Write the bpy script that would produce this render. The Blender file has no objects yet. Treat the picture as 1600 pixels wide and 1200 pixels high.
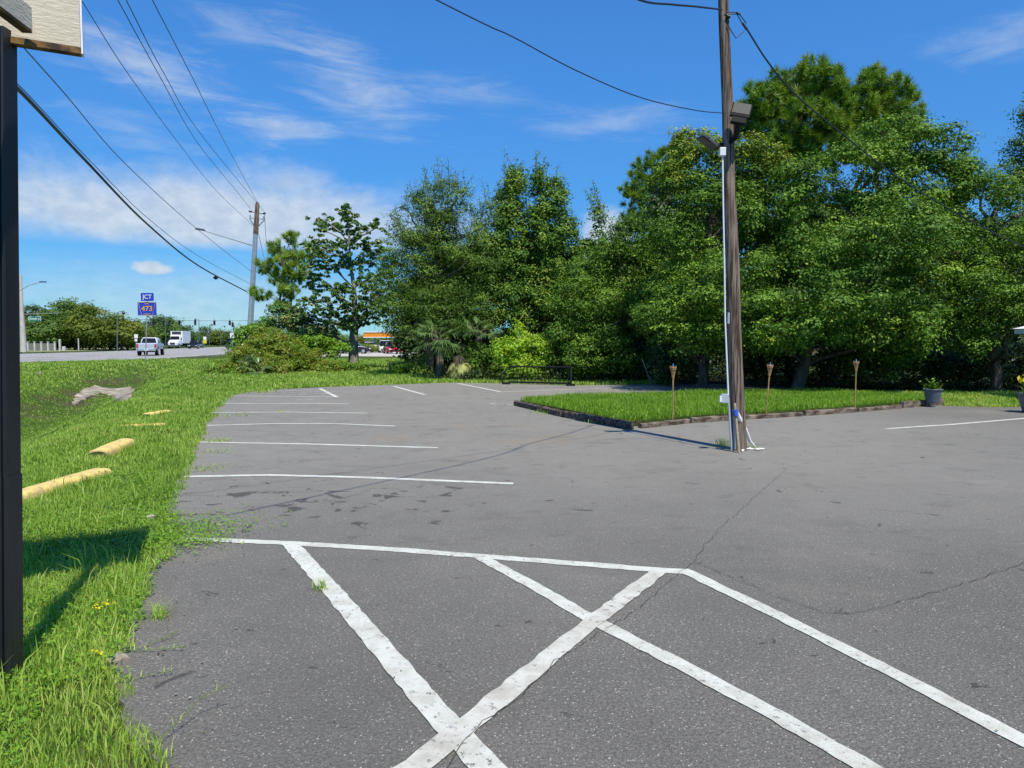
import bpy, math, random
import numpy as np
from mathutils import Vector, Matrix
SC = bpy.context.scene
COL = SC.collection
PI = math.pi
# ------------------------------------------------------------ camera
F = 1109.0                                   # focal length in pixels of a 1600 px wide frame
PITCH = math.atan(67.0 / F); EYE = 1.6
cd = bpy.data.cameras.new('camera'); cam = bpy.data.objects.new('camera', cd); COL.objects.link(cam)
cd.sensor_width = 36.0; cd.lens = F / 1600 * 36; cd.clip_start = 0.05; cd.clip_end = 6000
cam.location = (0, 0, EYE); cam.rotation_euler = (PI / 2 - PITCH, 0, 0)
SC.camera = cam
# ------------------------------------------------------------ sun, sky, exposure
SUN_EL = math.radians(60); SUN_AZ = math.radians(157.5)       # azimuth from +Y towards +X
sl = bpy.data.lights.new('sun', 'SUN'); sl.energy = 5.0; sl.angle = math.radians(0.53); sl.color = (1.0, 0.92, 0.77)
so = bpy.data.objects.new('sun', sl); COL.objects.link(so)
sdir = Vector((math.sin(SUN_AZ) * math.cos(SUN_EL), math.cos(SUN_AZ) * math.cos(SUN_EL), math.sin(SUN_EL)))
so.rotation_euler = (-sdir).to_track_quat('-Z', 'Y').to_euler(); so.location = (5, -10, 30)
SC.view_settings.view_transform = 'Standard'; SC.view_settings.look = 'None'
SC.view_settings.gamma = 1.0; SC.view_settings.exposure = 0.22; SC.view_settings.use_curve_mapping = False
SC.render.resolution_x = 1024; SC.render.resolution_y = 768
SC.cycles.max_bounces = 6; SC.cycles.transparent_max_bounces = 8

cp, sp = math.cos(PITCH), math.sin(PITCH)
def ray(px, py):
    u = (px - 800) / F; v = (600 - py) / F
    return (u, cp + v * sp, -sp + v * cp)
def G(px, py, z=0.0):
    d = ray(px, py); t = (z - EYE) / d[2]
    return Vector((d[0] * t, d[1] * t, z))
def at(px, py, Y):
    d = ray(px, py); t = Y / d[1]
    return Vector((d[0] * t, Y, EYE + d[2] * t))

class NT:
    """small helper to write node trees as expressions"""
    def __init__(s, nt): s.nt = nt
    def n(s, typ, **kw):
        nd = s.nt.nodes.new(typ)
        for k, v in kw.items():
            if k.startswith('i_'):
                key = k[2:]; key = int(key) if key.isdigit() else key.replace('_', ' ')
                s.put(nd.inputs[key], v)
            else: setattr(nd, k, v)
        return nd
    def put(s, inp, v):
        if isinstance(v, bpy.types.NodeSocket): s.nt.links.new(v, inp)
        elif hasattr(v, 'outputs'): s.nt.links.new(v.outputs[0], inp)
        else: inp.default_value = v
    def m(s, op, a, b=0.0, c=0.0, clamp=False):
        nd = s.nt.nodes.new('ShaderNodeMath'); nd.operation = op; nd.use_clamp = clamp
        s.put(nd.inputs[0], a); s.put(nd.inputs[1], b)
        if op in ('MULTIPLY_ADD', 'SMOOTH_MIN', 'SMOOTH_MAX', 'COMPARE'): s.put(nd.inputs[2], c)
        return nd.outputs[0]
    def step(s, x, lo, hi):
        nd = s.nt.nodes.new('ShaderNodeMapRange'); nd.interpolation_type = 'SMOOTHSTEP'
        s.put(nd.inputs[0], x); nd.inputs[1].default_value = lo; nd.inputs[2].default_value = hi
        return nd.outputs[0]
    def noise(s, vec, scale, detail=3.0, rough=0.5, dist=0.0):
        nd = s.nt.nodes.new('ShaderNodeTexNoise'); s.put(nd.inputs['Vector'], vec)
        nd.inputs['Scale'].default_value = scale; nd.inputs['Detail'].default_value = detail
        nd.inputs['Roughness'].default_value = rough; nd.inputs['Distortion'].default_value = dist
        return nd.outputs[0]
    def mix(s, f, a, b):
        nd = s.nt.nodes.new('ShaderNodeMix'); nd.data_type = 'RGBA'
        s.put(nd.inputs[0], f)
        for i, v in ((6, a), (7, b)):
            if isinstance(v, tuple): v = v + (1,) if len(v) == 3 else v
            s.put(nd.inputs[i], v)
        return nd.outputs[2]
    def scalevec(s, vec, sc):
        nd = s.nt.nodes.new('ShaderNodeMapping'); s.put(nd.inputs[0], vec); nd.inputs['Scale'].default_value = sc
        return nd.outputs[0]

W = bpy.data.worlds.new('World'); SC.world = W; W.use_nodes = True
wt = W.node_tree; wt.nodes.clear(); X = NT(wt)
sky = X.n('ShaderNodeTexSky', sky_type='NISHITA', sun_disc=False)
sky.sun_elevation = SUN_EL; sky.sun_rotation = SUN_AZ; sky.air_density = 1.0; sky.dust_density = 0.0; sky.ozone_density = 1.6
gn = X.n('ShaderNodeMix', data_type='RGBA', blend_type='MULTIPLY'); gn.inputs[0].default_value = 1.0; wt.links.new(sky.outputs[0], gn.inputs[6]); gn.inputs[7].default_value = (0.40, 0.98, 1.55, 1)
hs = X.n('ShaderNodeHueSaturation', i_Saturation=1.0, i_Value=1.0, i_Color=gn.outputs[2])

tc = X.n('ShaderNodeTexCoord'); sep = X.n('ShaderNodeSeparateXYZ', i_0=tc.outputs['Generated'])
az = X.m('ARCTAN2', sep.outputs[0], sep.outputs[1]); el = X.m('ARCSINE', sep.outputs[2])
def azel(px, py):
    d = Vector(ray(px, py)).normalized(); return math.atan2(d.x, d.y), math.asin(d.z)
cvec = X.n('ShaderNodeCombineXYZ', i_0=az, i_1=X.m('MULTIPLY', el, 1.6), i_2=0.0).outputs[0]
svec = X.n('ShaderNodeCombineXYZ', i_0=X.m('MULTIPLY_ADD', el, 1.2, az), i_1=X.m('MULTIPLY', el, 5.5), i_2=0.0).outputs[0]
dimm = X.m('MULTIPLY_ADD', X.step(el, 0.0, 0.45), 0.40, 0.63); hs.inputs['Value'].default_value = 1.0; wt.links.new(dimm, hs.inputs['Value'])
n1 = X.noise(cvec, 9.0, 12.0, 0.66, 0.35); n2 = X.noise(svec, 6.0, 12.0, 0.68, 0.9); n3 = X.noise(cvec, 40.0, 5.0, 0.6)
def blob(px0, py0, px1, py1, k, lo, hi, amp, nn, sk=0.0):
    a0, e1 = azel(px0, (py0 + py1) / 2)[0], azel((px0 + px1) / 2, py0)[1]
    a1, e0 = azel(px1, (py0 + py1) / 2)[0], azel((px0 + px1) / 2, py1)[1]
    ac, ec, wa, we = (a0 + a1) / 2, (e0 + e1) / 2, (a1 - a0) / 2, (e1 - e0) / 2
    u = X.m('MULTIPLY', X.m('SUBTRACT', az, ac), 1 / wa)
    v = X.m('MULTIPLY', X.m('SUBTRACT', X.m('MULTIPLY_ADD', X.m('SUBTRACT', az, ac), sk, el), ec), 1 / we)
    d = X.m('SQRT', X.m('ADD', X.m('MULTIPLY', u, u), X.m('MULTIPLY', v, v)))
    d = X.m('ADD', d, X.m('MULTIPLY', X.m('SUBTRACT', nn, 0.5), k))
    return X.m('MULTIPLY', X.m('SUBTRACT', 1.0, X.step(d, lo, hi)), amp)
# broad bank with a level base, its wispy shoulders, a puff, thin streaks, a cumulus behind the trees
bank = blob(-220, 262, 760, 412, 1.5, 0.25, 1.3, 0.80, n1)
base = X.step(el, azel(300, 396)[1], azel(300, 372)[1])
bank = X.m('MULTIPLY', bank, base)
cl = bank
for args in ((340, 250, 540, 330, 2.4, 0.0, 1.25, 0.55, n1), (40, 225, 350, 345, 2.8, -0.1, 1.3, 0.42, n1),
             (190, 404, 284, 434, 2.2, 0.25, 0.9, 0.85, n1), (-200, 405, 700, 560, 1.2, 0.1, 1.4, 0.42, n2),
             (30, 45, 380, 150, 3.6, -0.5, 1.3, 0.50, n2, 0.2), (340, 165, 520, 225, 3.2, -0.3, 1.3, 0.55, n2, .1),
             (430, 70, 660, 190, 3.8, -0.5, 1.4, 0.5, n2, 0.35), (580, 105, 840, 175, 3.6, -0.5, 1.1, 0.28, n2, 0.1),
             (800, 160, 1100, 225, 3.4, -0.5, 1.1, 0.28, n2), (1440, 10, 1720, 100, 3.0, -0.4, 1.2, 0.32, n2),
             (900, 315, 1000, 430, 1.3, 0.45, 1.1, 0.9, n1), (260, 5, 460, 80, 3.4, -0.5, 1.1, 0.32, n2, .2), (60, 160, 330, 240, 3.6, -0.5, 1.1, 0.25, n2, .3),
             (-2300, 120, -1200, 420, 2.2, 0.2, 1.1, 0.8, n1)):
    cl = X.m('MAXIMUM', cl, blob(*args))
cl = X.m('MULTIPLY', cl, X.step(sep.outputs[1], 0.0, 0.15))
shade = X.step(n3, 0.3, 0.75)
ccol = X.mix(shade, (4.9, 5.6, 6.3), (6.6, 7.0, 7.4))
wcol = X.mix(cl, hs.outputs[0], ccol)
bg = X.n('ShaderNodeBackground', i_Color=wcol, i_Strength=0.1)
wo = X.n('ShaderNodeOutputWorld'); wt.links.new(bg.outputs[0], wo.inputs[0])

# ------------------------------------------------------------ materials
def mat(name, color, rough=0.6, spec=0.5, metal=0.0, noise=0.0, nscale=8.0, dark=None, bump=0.0, bscale=40, stretch=None, emit=None):
    m = bpy.data.materials.new(name); m.use_nodes = True; nt = m.node_tree; nt.nodes.clear(); Y = NT(nt)
    b = Y.n('ShaderNodeBsdfPrincipled'); o = Y.n('ShaderNodeOutputMaterial'); nt.links.new(b.outputs[0], o.inputs[0])
    b.inputs['Roughness'].default_value = rough; b.inputs['Metallic'].default_value = metal
    b.inputs['Specular IOR Level'].default_value = spec
    tco = Y.n('ShaderNodeTexCoord').outputs['Object']
    if stretch: tco = Y.scalevec(tco, stretch)
    if noise or dark:
        n = Y.noise(tco, nscale, 5, 0.6)
        d = dark if dark else tuple(c * (1 - noise) for c in color)
        Y.put(b.inputs['Base Color'], Y.mix(Y.step(n, 0.35, 0.68), d, color))
    else: b.inputs['Base Color'].default_value = (*color, 1)
    if bump:
        bn = Y.n('ShaderNodeBump', i_Strength=bump, i_Distance=0.01, i_Height=Y.noise(tco, bscale, 4, 0.6))
        nt.links.new(bn.outputs[0], b.inputs['Normal'])
    if emit: b.inputs['Emission Color'].default_value = (*emit[0], 1); b.inputs['Emission Strength'].default_value = emit[1]
    return m

def leaf_mat(name, cols, rough=0.5, spec=0.5, trans=0.3):
    """cols: three colours picked by the per-face attribute tint"""
    m = bpy.data.materials.new(name); m.use_nodes = True; nt = m.node_tree; nt.nodes.clear(); Y = NT(nt)
    a = Y.n('ShaderNodeAttribute', attribute_name='tint')
    r = Y.n('ShaderNodeValToRGB'); nt.links.new(a.outputs['Fac'], r.inputs[0]); e = r.color_ramp.elements
    e[0].position = 0.0; e[0].color = (*cols[0], 1); e[1].position = 1.0; e[1].color = (*cols[2], 1)
    k = e.new(0.5); k.color = (*cols[1], 1)
    b = Y.n('ShaderNodeBsdfPrincipled', i_Roughness=rough); b.inputs['Specular IOR Level'].default_value = spec
    nt.links.new(r.outputs[0], b.inputs['Base Color'])
    t = Y.n('ShaderNodeBsdfTranslucent')
    hs_ = Y.n('ShaderNodeHueSaturation', i_Hue=0.49, i_Saturation=1.1, i_Value=1.7, i_Color=r.outputs[0])
    nt.links.new(hs_.outputs[0], t.inputs[0])
    mx = Y.n('ShaderNodeMixShader', i_0=trans); nt.links.new(b.outputs[0], mx.inputs[1]); nt.links.new(t.outputs[0], mx.inputs[2])
    o = Y.n('ShaderNodeOutputMaterial'); nt.links.new(mx.outputs[0], o.inputs[0])
    return m

M = {}
M['bark'] = mat('bark', (0.16, 0.13, 0.10), 0.9, 0.2, noise=0.6, nscale=5, bump=0.8, bscale=20, stretch=(1, 1, 0.25))
M['pale_bark'] = mat('pale_bark', (0.33, 0.30, 0.26), 0.9, 0.2, noise=0.5, nscale=6, bump=0.6, bscale=20, stretch=(1, 1, 0.3))
M['pole_wood'] = mat('pole_wood', (0.27, 0.215, 0.175), 0.95, 0.1, dark=(0.045, 0.03, 0.022), nscale=34, bump=1.0, bscale=60, stretch=(1, 1, 0.05))
M['timber'] = mat('timber', (0.23, 0.19, 0.15), 0.95, 0.1, dark=(0.06, 0.045, 0.035), nscale=9, bump=1.0, bscale=30, stretch=(0.3, 1, 1))
M['dark_timber'] = mat('dark_timber', (0.15, 0.125, 0.11), 0.95, 0.1, dark=(0.035, 0.026, 0.024), nscale=14, bump=1.0, bscale=30)
M['black_paint'] = mat('black_paint', (0.018, 0.019, 0.022), 0.45, 0.5, dark=(0.009, 0.010, 0.012), nscale=10, bump=0.3, bscale=15, stretch=(1, 1, 0.1))
M['white_panel'] = mat('white_panel', (0.62, 0.56, 0.44), 0.75, 0.3, dark=(0.53, 0.47, 0.36), nscale=16, bump=0.4, bscale=30, stretch=(1, 1, 4))
M['rotten_edge'] = mat('rotten_edge', (0.22, 0.13, 0.05), 0.9, 0.2, dark=(0.05, 0.04, 0.03), nscale=14)
M['concrete'] = mat('concrete', (0.46, 0.41, 0.32), 0.9, 0.2, dark=(0.17, 0.15, 0.11), nscale=2.2, bump=0.8, bscale=12)
M['pole_concrete'] = mat('pole_concrete', (0.52, 0.50, 0.46), 0.85, 0.2, noise=0.2, nscale=2)
M['yellow_paint'] = mat('yellow_paint', (0.80, 0.60, 0.17), 0.7, 0.3, dark=(0.50, 0.38, 0.17), nscale=9, bump=0.6, bscale=20)
M['galv'] = mat('galv', (0.50, 0.52, 0.54), 0.45, 0.5, 0.6, noise=0.15, nscale=4)
M['green_metal'] = mat('green_metal', (0.12, 0.17, 0.16), 0.5, 0.5, 0.3)
M['black_metal'] = mat('black_metal', (0.014, 0.015, 0.016), 0.7, 0.15)
M['dark_grey'] = mat('dark_grey', (0.04, 0.042, 0.05), 0.45, 0.5)
M['cable'] = mat('cable', (0.012, 0.013, 0.016), 0.5, 0.5)
M['steel_cable'] = mat('steel_cable', (0.05, 0.06, 0.075), 0.4, 0.5, 0.3)
M['pvc'] = mat('pvc', (0.66, 0.69, 0.72), 0.4, 0.5)
M['grey_pvc'] = mat('grey_pvc', (0.34, 0.39, 0.44), 0.5, 0.5)
M['lamp_face'] = mat('lamp_face', (0.14, 0.14, 0.125), 0.9, 0.05, noise=0.15, nscale=40)
M['bamboo'] = mat('bamboo', (0.42, 0.25, 0.10), 0.6, 0.4, noise=0.35, nscale=30, stretch=(1, 1, 0.3))
M['bamboo_head'] = mat('bamboo_head', (0.55, 0.33, 0.13), 0.7, 0.3, noise=0.4, nscale=60, stretch=(1, 1, 2))
M['white_cloth'] = mat('white_cloth', (0.78, 0.78, 0.76), 0.9, 0.1)
M['blue_tape'] = mat('blue_tape', (0.04, 0.10, 0.45), 0.5, 0.5)
M['stake'] = mat('stake', (0.42, 0.34, 0.24), 0.8, 0.2, noise=0.3, nscale=20)
M['pot'] = mat('pot', (0.105, 0.125, 0.17), 0.4, 0.5, noise=0.25, nscale=12)
M['soil'] = mat('soil', (0.04, 0.03, 0.02), 1, 0.1, noise=0.4, nscale=20)
M['rim'] = mat('rim', (0.45, 0.47, 0.5), 0.35, 0.5, 0.7)
M['tyre'] = mat('tyre', (0.012, 0.012, 0.013), 0.8, 0.3)
M['glass'] = mat('glass', (0.010, 0.013, 0.016), 0.12, 0.35)
M['tail_red'] = mat('tail_red', (0.40, 0.01, 0.02), 0.3, 0.5)
M['headlamp'] = mat('headlamp', (0.7, 0.72, 0.75), 0.2, 0.7)
M['chrome'] = mat('chrome', (0.6, 0.62, 0.65), 0.2, 0.5, 0.9)
M['silver_paint'] = mat('silver_paint', (0.47, 0.51, 0.57), 0.25, 0.6, 0.3)
M['white_paint_car'] = mat('white_paint_car', (0.75, 0.77, 0.79), 0.3, 0.6)
M['navy_paint'] = mat('navy_paint', (0.03, 0.045, 0.10), 0.25, 0.6, 0.2)
M['black_car'] = mat('black_car', (0.02, 0.023, 0.028), 0.25, 0.6, 0.2)
M['red_paint'] = mat('red_paint', (0.45, 0.015, 0.03), 0.25, 0.6)
M['maroon_paint'] = mat('maroon_paint', (0.20, 0.05, 0.09), 0.25, 0.6)
M['sign_blue'] = mat('sign_blue', (0.025, 0.055, 0.44), 0.4, 0.4)
M['sign_white'] = mat('sign_white', (0.75, 0.76, 0.78), 0.5, 0.4)
M['sign_yellow'] = mat('sign_yellow', (0.80, 0.42, 0.03), 0.5, 0.4)
M['diamond_yellow'] = mat('diamond_yellow', (0.72, 0.62, 0.03), 0.5, 0.4)
M['sign_green'] = mat('sign_green', (0.0, 0.20, 0.12), 0.5, 0.4)
M['sign_red'] = mat('sign_red', (0.5, 0.06, 0.10), 0.5, 0.4)
M['orange'] = mat('orange', (0.80, 0.27, 0.02), 0.5, 0.4)
M['canopy_white'] = mat('canopy_white', (0.74, 0.76, 0.80), 0.5, 0.4)
M['fence_white'] = mat('fence_white', (0.55, 0.54, 0.50), 0.8, 0.3, noise=0.2, nscale=2)
M['rail_grey'] = mat('rail_grey', (0.17, 0.17, 0.16), 0.8, 0.3)
M['lane_white'] = mat('lane_white', (0.75, 0.76, 0.75), 0.7, 0.3)
M['seal'] = mat('seal', (0.20, 0.20, 0.20), 0.9, 0.2, noise=.3, nscale=.3)
M['stem_green'] = mat('stem_green', (0.13, 0.19, 0.04), 0.6, 0.3)
M['crack'] = mat('crack', (0.065, 0.062, 0.058), 1, 0.05)
M['litter'] = mat('litter', (0.6, 0.6, 0.57), 0.8, 0.2)

GR = leaf_mat('grass_blade', [(0.146, 0.259, 0.038), (0.254, 0.412, 0.051), (0.462, 0.516, 0.133)], 0.5, 0.35, 0.35)
IG = leaf_mat('island_blade', [(0.120, 0.240, 0.019), (0.181, 0.342, 0.028), (0.265, 0.393, 0.048)], 0.5, 0.35, 0.38)
L_OAK = leaf_mat('oak_leaf', [(0.032, 0.076, 0.008), (0.090, 0.192, 0.018), (0.252, 0.389, 0.038)], 0.6, 0.22, 0.14)
L_OAK2 = leaf_mat('oak_leaf_fresh', [(0.038, 0.088, 0.011), (0.101, 0.218, 0.024), (0.293, 0.422, 0.045)], 0.6, 0.22, 0.14)
L_VINE = leaf_mat('vine_leaf', [(0.087, 0.166, 0.018), (0.189, 0.264, 0.024), (0.391, 0.392, 0.029)], 0.6, 0.22, 0.14)
L_MAG = leaf_mat('magnolia_leaf', [(0.049, 0.143, 0.030), (0.101, 0.217, 0.038), (0.335, 0.294, 0.095)], 0.4, 0.5, 0.1)
L_FEATH = leaf_mat('laurel_leaf', [(0.039, 0.087, 0.012), (0.098, 0.189, 0.025), (0.251, 0.357, 0.053)], 0.6, 0.22, 0.14)
L_MAPLE = leaf_mat('maple_leaf', [(0.039, 0.096, 0.013), (0.095, 0.210, 0.022), (0.275, 0.349, 0.051)], 0.6, 0.22, 0.14)
L_PINE = leaf_mat('pine_needle', [(0.079, 0.174, 0.015), (0.140, 0.267, 0.019), (0.271, 0.328, 0.028)], 0.45, 0.4, 0.15)
L_PINEY = leaf_mat('young_pine_needle', [(0.109, 0.207, 0.032), (0.219, 0.345, 0.047), (0.379, 0.499, 0.079)], 0.5, 0.3, 0.2)
L_LIME = leaf_mat('lime_leaf', [(0.178, 0.320, 0.024), (0.283, 0.451, 0.036), (0.416, 0.553, 0.060)], 0.45, 0.4, 0.38)
L_SHRUB = leaf_mat('shrub_leaf', [(0.073, 0.174, 0.011), (0.145, 0.299, 0.018), (0.276, 0.426, 0.030)], 0.4, 0.5, 0.28)
L_OLIVE = leaf_mat('thicket_leaf', [(0.089, 0.186, 0.015), (0.189, 0.273, 0.025), (0.304, 0.237, 0.057)], 0.5, 0.35, 0.3)
L_PALM = leaf_mat('palm_leaf', [(0.063, 0.134, 0.037), (0.120, 0.211, 0.059), (0.225, 0.312, 0.106)], 0.35, 0.6, 0.15)
L_DRY = leaf_mat('dry_leaf', [(0.20, 0.20, 0.07), (0.34, 0.38, 0.13), (0.48, 0.52, 0.20)], 0.6, 0.3, 0.25)
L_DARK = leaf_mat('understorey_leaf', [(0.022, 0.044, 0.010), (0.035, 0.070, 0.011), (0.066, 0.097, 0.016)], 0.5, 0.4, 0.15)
L_FAR = leaf_mat('roadside_leaf', [(0.055, 0.123, 0.025), (0.094, 0.185, 0.032), (0.166, 0.235, 0.039)], 0.6, 0.3, 0.25)
L_FARY = leaf_mat('roadside_leaf_yellow', [(0.085, 0.141, 0.020), (0.153, 0.211, 0.025), (0.247, 0.261, 0.037)], 0.6, 0.3, 0.3)
L_FARD = leaf_mat('roadside_leaf_dark', [(0.052, 0.098, 0.035), (0.078, 0.130, 0.041), (0.117, 0.169, 0.053)], 0.6, 0.3, 0.2)
L_FLOW = leaf_mat('flower', [(0.6, 0.5, 0.02), (0.7, 0.6, 0.02), (0.75, 0.65, 0.05)], 0.6, 0.3, 0.3)

# ------------------------------------------------------------ mesh helpers
def link(name, me, m, parent=None):
    o = bpy.data.objects.new(name, me); COL.objects.link(o)
    if m is not None: me.materials.append(m)
    if parent is not None: o.parent = parent; o.matrix_parent_inverse = Matrix.Translation(parent.location).inverted() if parent.rotation_euler.z == 0 else parent.matrix_basis.inverted()
    return o
def np_mesh(name, v, faces_list, m, parent=None, tint=None, smooth=False):
    """v (N,3); faces_list: list of int arrays (F,k)"""
    me = bpy.data.meshes.new(name); v = np.asarray(v, dtype=np.float32)
    me.vertices.add(len(v)); me.vertices.foreach_set('co', v.ravel())
    idx = np.concatenate([np.asarray(f).ravel() for f in faces_list]).astype(np.int32)
    cnt = np.concatenate([np.full(len(f), np.asarray(f).shape[1]) for f in faces_list]).astype(np.int32)
    me.loops.add(len(idx)); me.loops.foreach_set('vertex_index', idx)
    me.polygons.add(len(cnt)); st = np.concatenate([[0], np.cumsum(cnt)[:-1]]).astype(np.int32)
    me.polygons.foreach_set('loop_start', st); me.polygons.foreach_set('loop_total', cnt)
    if smooth: me.polygons.foreach_set('use_smooth', np.ones(len(cnt), dtype=bool))
    if tint is not None:
        a = me.attributes.new('tint', 'FLOAT', 'FACE'); a.data.foreach_set('value', np.clip(tint, 0, 1).astype(np.float32))
    me.update(calc_edges=True)
    return link(name, me, m, parent)

class MB:
    def __init__(s): s.v = []; s.f = []; s.sm = []
    def add(s, v, f, smooth=False):
        b = len(s.v); s.v += [tuple(p) for p in v]; s.f += [tuple(b + i for i in q) for q in f]; s.sm += [smooth] * len(f); return s
    def box(s, c, d, R=None, taper=1.0):
        x, y, z = (k / 2 for k in d); P = []
        for k in (-1, 1):
            t = taper if k > 0 else 1
            for a, b in ((-1, -1), (1, -1), (1, 1), (-1, 1)): P.append(Vector((a * x * t, b * y * t, k * z)))
        if R: P = [R @ p for p in P]
        return s.add([p + Vector(c) for p in P], [(0, 3, 2, 1), (4, 5, 6, 7), (0, 1, 5, 4), (1, 2, 6, 5), (2, 3, 7, 6), (3, 0, 4, 7)])
    def tube(s, pts, r, n=8, cap=True):
        pts = [Vector(p) for p in pts]; rs = r if isinstance(r, (list, tuple)) else [r] * len(pts)
        V = []; Fc = []
        d0 = (pts[-1] - pts[0]).normalized(); ref = Vector((0, 0, 1)) if abs(d0.z) < 0.9 else Vector((0, 1, 0))
        for i, p in enumerate(pts):
            d = (pts[min(i + 1, len(pts) - 1)] - pts[max(i - 1, 0)]).normalized()
            a = d.cross(ref).normalized(); b = a.cross(d)
            for k in range(n):
                t = 2 * PI * k / n; V.append(p + (a * math.cos(t) + b * math.sin(t)) * rs[i])
        for i in range(len(pts) - 1):
            for k in range(n): Fc.append((i * n + k, i * n + (k + 1) % n, (i + 1) * n + (k + 1) % n, (i + 1) * n + k))
        s.add(V, Fc, True)
        if cap:
            s.add(V[:n], [tuple(range(n))]); s.add(V[-n:], [tuple(reversed(range(n)))])
        return s
    def lathe(s, c, prof, n=20):
        V = []; Fc = []; c = Vector(c)
        for r, z in prof:
            for k in range(n): V.append(c + Vector((r * math.cos(2 * PI * k / n), r * math.sin(2 * PI * k / n), z)))
        for i in range(len(prof) - 1):
            for k in range(n): Fc.append((i * n + k, i * n + (k + 1) % n, (i + 1) * n + (k + 1) % n, (i + 1) * n + k))
        return s.add(V, Fc, True)
    def prism(s, poly, d, axis=None):
        """poly: coplanar 3D points, d: extrusion vector"""
        n = len(poly); A = [Vector(p) for p in poly]; B = [p + Vector(d) for p in A]
        return s.add(A + B, [tuple(range(n)), tuple(reversed(range(n, 2 * n)))] + [(i, i + n, (i + 1) % n + n, (i + 1) % n) for i in range(n)])
    def build(s, name, m, parent=None, bevel=0.0):
        me = bpy.data.meshes.new(name); me.from_pydata([tuple(p) for p in s.v], [], s.f)
        me.polygons.foreach_set('use_smooth', s.sm); me.update()
        o = link(name, me, m, parent)
        if bevel:
            b = o.modifiers.new('bevel', 'BEVEL'); b.width = bevel; b.segments = 2; b.limit_method = 'ANGLE'
        return o
def thing(name, label, cat, loc=(0, 0, 0), rz=0.0, group=None):
    o = bpy.data.objects.new(name, None); COL.objects.link(o); o.location = loc; o.rotation_euler = (0, 0, rz)
    o.empty_display_size = 0.2
    o['label'] = label; o['category'] = cat
    if group: o['group'] = group
    return o
def tag(o, label, cat, group=None, kind=None):
    o['label'] = label; o['category'] = cat
    if group: o['group'] = group
    if kind: o['kind'] = kind
    return o
def struct(o): o['kind'] = 'structure'; return o
def local(o):
    """part meshes are written in the thing's own frame"""
    o.matrix_parent_inverse = Matrix.Identity(4); return o
def copy_tree(o, label=None, group=None, parent=None):
    c = o.copy(); COL.objects.link(c)
    if parent: c.parent = parent
    if label: c['label'] = label
    if group: c['group'] = group
    for ch in list(o.children): copy_tree(ch, parent=c)
    return c

# ------------------------------------------------------------ ground shape
E0 = np.array([-1.94, 3.5]); EN = np.array([-0.934, -0.357])      # left edge of the lot and its outward normal
def hash2(x, y, s):
    return (np.sin(x * s + 1.3 * np.sin(y * s * 0.7)) + np.sin(y * s * 1.31 + 2.1 * np.sin(x * s * 0.53)) + np.sin((x + y) * s * 2.3) * 0.5) / 2.5
def sst(t): t = np.clip(t, 0, 1); return t * t * (3 - 2 * t)
def terr(x, y):
    x = np.asarray(x, float); y = np.asarray(y, float)
    s = (x - E0[0]) * EN[0] + (y - E0[1]) * EN[1]
    ditch = -1.05 * np.exp(-((s - 5.6) / 2.3) ** 2) * (1 - sst((y - 36) / 20))
    ditch = ditch * sst((s - 1.2) / 2)
    b = 0.02 * hash2(x, y, 1.1) + 0.05 * hash2(x, y, 0.25) * sst((s - 1.5) / 4) * (1 - sst((y - 45) / 15))
    b = b * sst(np.maximum(s, y - 28) / 3)
    return -0.016 + ditch + b
def T(px, py):
    d = ray(px, py); lo = None
    for t in np.linspace(2, 140, 3000):
        x, y, z = d[0] * t, d[1] * t, EYE + d[2] * t
        if z <= float(terr(x, y)): return Vector((x, y, float(terr(x, y))))
    return G(px, py)
def inpoly(x, y, poly):
    c = np.zeros(len(x), bool); n = len(poly)
    for i in range(n):
        x0, y0 = poly[i][0], poly[i][1]; x1, y1 = poly[(i + 1) % n][0], poly[(i + 1) % n][1]
        if y0 == y1: continue
        k = ((y0 > y) != (y1 > y)) & (x < (x1 - x0) * (y - y0) / (y1 - y0) + x0); c ^= k
    return c
lot_px = [(255, 1200), (205, 1150), (185, 1090), (172, 1045), (200, 990), (206, 950), (228, 885), (262, 840), (258, 805), (276, 760), (288, 730),
          (305, 697), (318, 668), (328, 652), (338, 636), (352, 622), (375, 614), (430, 608.5), (500, 605), (560, 603), (640, 600), (700, 598), (790, 599),
          (900, 602), (1000, 601), (1120, 600), (1225, 604), (1240, 612), (1320, 618)]
lot = [G(*p) for p in lot_px]
lot = [Vector((-1.35, 2.0, 0)), Vector((-0.9, 0.5, 0)), Vector((0.4, -3, 0)), Vector((3, -12, 0))][::-1] + lot
lot += [G(1440, 626), G(1475, 634), G(1545, 636.5), G(1600, 636), G(1760, 634), Vector((24, 10, 0)), Vector((24, -12, 0))]
xs = np.concatenate([[-2500, -1200, -600, -350], np.arange(-220, -60, 10), np.arange(-60, -26, 2), np.arange(-26, 18, 0.3), np.arange(18, 60, 3), np.arange(60, 221, 12), [350, 600, 1200, 2500]])
ys = np.concatenate([[-600, -200, -60, -20], np.arange(-10, 0, 1.0), np.arange(0, 36, 0.3), np.arange(36, 80, 2), np.arange(80, 240, 10), [300, 500, 900, 1600, 3000]])
XX, YY = np.meshgrid(xs, ys); ZZ = terr(XX, YY)
nx, ny = len(xs), len(ys); ii = np.arange(nx * ny).reshape(ny, nx)
fc = np.stack([ii[:-1, :-1], ii[:-1, 1:], ii[1:, 1:], ii[1:, :-1]], -1).reshape(-1, 4)
gm = bpy.data.materials.new('ground_grass'); gm.use_nodes = True; nt = gm.node_tree; nt.nodes.clear(); Y = NT(nt)
geo = Y.n('ShaderNodeNewGeometry').outputs['Position']
b = Y.n('ShaderNodeBsdfPrincipled', i_Roughness=0.95); b.inputs['Specular IOR Level'].default_value = 0.1
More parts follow.
